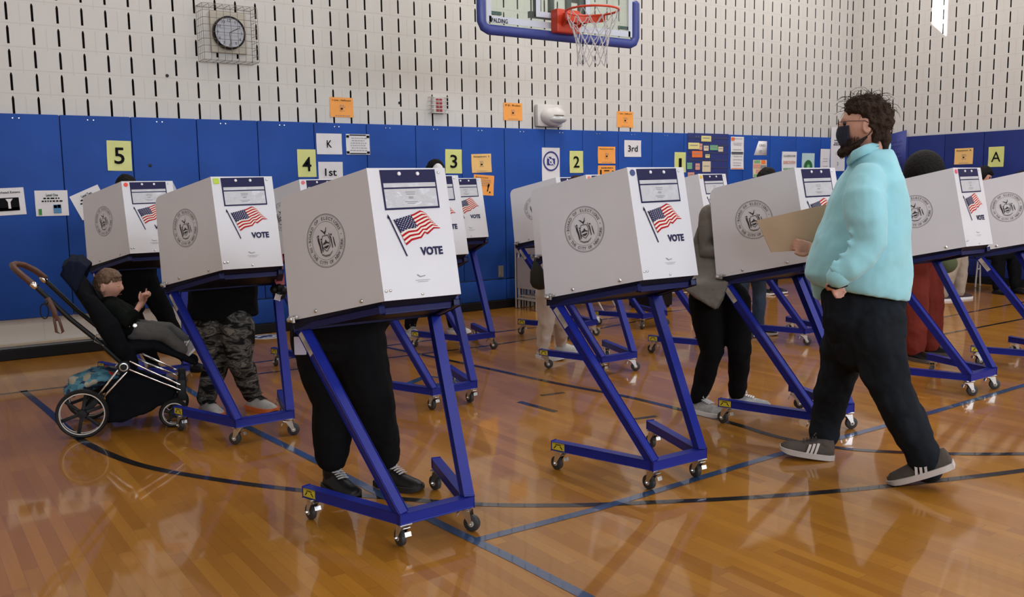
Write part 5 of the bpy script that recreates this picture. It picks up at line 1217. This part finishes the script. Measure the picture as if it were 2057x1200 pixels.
tube(b, [SP(.192, .795, .25), SP(.21, .76, .25), SP(.245, .70, .25), SP(.29, .635, .25), SP(.32, .61, .25)], [(.075, .055), (.115, .075), (.125, .085), (.125, .080), (.11, .065)], 18, side=(0, 1, 0))
for s_, el, wr in ((-1, (.300, .668, .13), (.335, .725, .150)), (1, (.33, .69, .37), (.36, .75, .32))): tube(b, [SP(.20, .775, .25+s_*.085), SP(*el), SP(*wr)], [.052, .045, .036], 12)
o = obj('jacket', b, mat('jacket_black_green', (.004, .006, .005), .85, spec=.1, bump=.3, bscale=10), td, smooth='all'); remesh(o, .009, 2, .015, .06)
b = nb()
tube(b, [SP(.29, .625, .25), SP(.34, .60, .25)], [(.095, .06), (.095, .055)], 14, side=(0, 1, 0))
for s_, kn, an in ((-1, (.500, .575, .20), (.610, .470, .19)), (1, (.530, .585, .34), (.640, .490, .33))): tube(b, [SP(.33, .61, .25+s_*.05), SP(*kn), SP(*an)], [.066, .052, .042], 12)
o = obj('trousers', b, mat('grey_sweatpants', (.10, .097, .095), .9, spec=.1, bump=.3, bscale=14), td, smooth='all'); remesh(o, .009, 2, .016, .06)
for w in (.19, .33): shoe(td, SP(.640+(.03 if w > .3 else 0), .425+(.02 if w > .3 else 0), w), SP(.725+(.02 if w > .3 else 0), .505+(.02 if w > .3 else 0), w), None, None, mat('toddler_shoe', (.30, .30, .31), .7, var=.3, vscale=40), MWHT, .062, .048, laces=MWHT, sole_h=.014, pitch_up=(-.7, 0, .7))
b = nb(); hair_bm(b, Rt, hc, CS, .013, lambda d: -1 if (d.y > .40 and d.z < .50) or (abs(d.x) > .45 and d.y > -.12 and d.z < .25) or d.z < -.30 else .9, .008, 60, 44)
o = obj('hair', b, mat('light_brown_hair', (.115, .062, .034), .6, bump=.5, bscale=70, var=.2, vscale=40), td, smooth='all'); remesh(o, .006, 1, .006, .02)
b = nb(); rnd = random.Random(5)
for i in range(60):
    x = rnd.uniform(-.055, .055); p = V((x, .080-abs(x)*.5, .062)); q_ = V((x*1.1+.006, .094-abs(x)*.6, .034+rnd.random()*.008))
    tube(b, [hc+Rt @ (p*CS), hc+Rt @ ((p+q_)/2*CS*1.04), hc+Rt @ (q_*CS)], [.003, .0028, .001], 5, cap=False)
obj('fringe', b, MATS['light_brown_hair'], o)
b = nb()
for s_ in (-1, 1): tube(b, [hc+Rt @ (V((s_*x_, y_, z_))*CS) for x_, y_, z_ in ((.018, .090, .006), (.029, .089, .001), (.041, .081, .005))], .0010, 5)
obj('closed_eyelashes', b, mat('lash_brown', (.08, .035, .02), .6), td)
b = nb(); tube(b, [hc+Rt @ (V((x_, y_, -.057))*CS) for x_, y_ in ((-.015, .084), (0, .090), (.015, .084))], .0013, 6); obj('lips', b, mat('lips', (.32, .07, .06), .5), td)
b = nb(); lathe(b, [(.013, 0), (.013, .003), (.008, .004), (.008, .002), (0, .002)], SP(.335, .655, .13), (0, -1, .2), 16); obj('buckle', b, MCHR, st)
# ================================================================== FOLDING CHAIRS AND OTHER THINGS BY THE WALL
MCW = mat('chair_white', (.52, .50, .48), .45)
def folded_chair():
    t = root('folding_chair', (0, 0, 0))
    b = nb()
    for y in (-.21, .21): tube(b, [(0, y, .01), (0, y, .84)], .011, 8); tube(b, [(.022, y*.86, .01), (.022, y*.86, .72)], .010, 8)
    tube(b, [(0, -.21, .84), (0, -.18, .875), (0, .18, .875), (0, .21, .84)], .011, 8); tube(b, [(0, -.21, .12), (0, .21, .12)], .008, 8); tube(b, [(.022, -.18, .16), (.022, .18, .16)], .008, 8)
    obj('frame', b, MCW, t, smooth=True)
    b = nb(); box(b, (.012, 0, .44), (.014, .38, .38), bev=.006); obj('seat', b, MCW, t)
    b = nb(); box(b, (0, 0, .77), (.014, .38, .18), bev=.006); obj('backrest', b, MCW, t); return t
fc = folded_chair()
for i in range(6):
    o = fc if i == 0 else copy_tree(fc); o.location = (6.33+.066*i, 8.86+.01*(i % 2), 0); o.rotation_euler.z = .02*math.sin(i*2); tag(o, '%s from the left of the white folded chairs stood on end by the wall pads' % ORD[i], 'chair', 'folded white chairs against the wall')
def open_chair():
    t = root('folding_chair', (0, 0, 0)); b = nb()
    for s_ in (-1, 1): tube(b, [(s_*.21, -.20, .01), (s_*.21, .12, .55), (s_*.20, .20, .86)], .011, 8); tube(b, [(s_*.18, .22, .01), (s_*.18, -.16, .45)], .011, 8)
    tube(b, [(-.20, .20, .86), (.20, .20, .86)], .011, 8); tube(b, [(-.21, -.14, .11), (.21, -.14, .11)], .008, 8); tube(b, [(-.18, .16, .12), (.18, .16, .12)], .008, 8)
    obj('frame', b, MCW, t, smooth=True)
    b = nb(); box(b, (0, -.02, .455), (.37, .38, .018), bev=.007); obj('seat', b, MCW, t)
    b = nb(); box(b, (0, .19, .77), (.40, .016, .18), M.Rotation(-.15, 3, 'X'), bev=.006); obj('backrest', b, MCW, t); return t
oc1 = open_chair(); oc1.location = (7.05, 8.45, 0); oc1.rotation_euler.z = .5; tag(oc1, 'white open folding chair beyond the blue dot booth legs', 'chair', 'open white chairs')
oc2 = copy_tree(oc1); oc2.location = (8.35, 8.35, 0); oc2.rotation_euler.z = -.6; tag(oc2, 'white open folding chair showing bent legs left of the grey shawl', 'chair', 'open white chairs')
t = root('trolley_bin', (7.62, 8.05, 0), .1, 'black bin standing on the floor beneath the blue dot booth tray', 'bin')
b = nb(); box(b, (0, 0, .30), (.42, .34, .56), bev=.02); obj('tub', b, MBLK, t)
b = nb(); box(b, (0, 0, .60), (.45, .37, .04), bev=.01); obj('lid', b, MBLK, t)
b = nb(); 
for x_ in (-.17, .17):
    for y_ in (-.13, .13): lathe(b, [(.0, -.012), (.02, -.01), (.02, .01), (0, .012)], (x_, y_, .02), (1, 0, 0), 12)
obj('feet', b, MRUB, t)
# table with white legs far right
t = root('folding_table', (12.0, 6.75, 0), .2, 'light folding table with white tube legs at the far right', 'table')
b = nb(); box(b, (0, 0, .72), (1.1, .55, .03), bev=.006); obj('table_top', b, mat('table_grey', (.25, .24, .22), .5), t)
for x_ in (-.45, .45):
    b = nb(); tube(b, [(x_-.10, -.22, .01), (x_, -.22, .70)], .012, 8); tube(b, [(x_+.10, -.22, .01), (x_, -.22, .70)], .012, 8); tube(b, [(x_-.07, -.22, .25), (x_+.07, -.22, .25)], .010, 8)
    tube(b, [(x_-.10, .22, .01), (x_, .22, .70)], .012, 8); obj('leg', b, MCW, t)
b = nb(); ell(b, (11.75, 6.6, .812), (.10, .08, .075), 14); tag(obj('pouch', b, mat('red_cloth', (.35, .02, .015), .7), smooth='all'), 'small red pouch on the light folding table at the far right', 'pouch')
# lamps of the ceiling and windows of the wall behind the camera
MLAMP = bpy.data.materials.new('lamp_glow'); MLAMP.use_nodes = True; n, l = nodes(MLAMP); p_ = n['Principled BSDF']; p_.inputs['Emission Color'].default_value = (1, .92, .8, 1); p_.inputs['Emission Strength'].default_value = 2.5
k = 0
for lx in (-3.5, 1.5, 6.5, 11.0):
    for ly in (-5.5, -.5, 4.0, 7.6):
        t = root('ceiling_lamp', (lx, ly, 6.74), 0, 'square white ceiling lamp, %s from back wall, %s row from left' % (ORD[3-(-5.5, -.5, 4.0, 7.6).index(ly)], ORD[(-3.5, 1.5, 6.5, 11.0).index(lx)]), 'lamp', 'ceiling lamps')
        b = nb(); box(b, (0, 0, .07), (1.3, 1.3, .10), bev=.01); obj('housing', b, MCW, t)
        b = nb(); box(b, (0, 0, .012), (1.2, 1.2, .012)); obj('diffuser', b, MLAMP, t)
MWIN = bpy.data.materials.new('bright_window'); MWIN.use_nodes = True; n, l = nodes(MWIN); p_ = n['Principled BSDF']; p_.inputs['Emission Color'].default_value = (.75, .87, 1, 1); p_.inputs['Emission Strength'].default_value = 2
for i, wx in enumerate((-3.5, 1.5, 6.5, 11.0)):
    b = nb(); box(b, (wx, Y0+.02, 4.1), (3.2, .03, 2.2)); tag(obj('window_%d' % (i+2), b, MWIN), kind='structure')
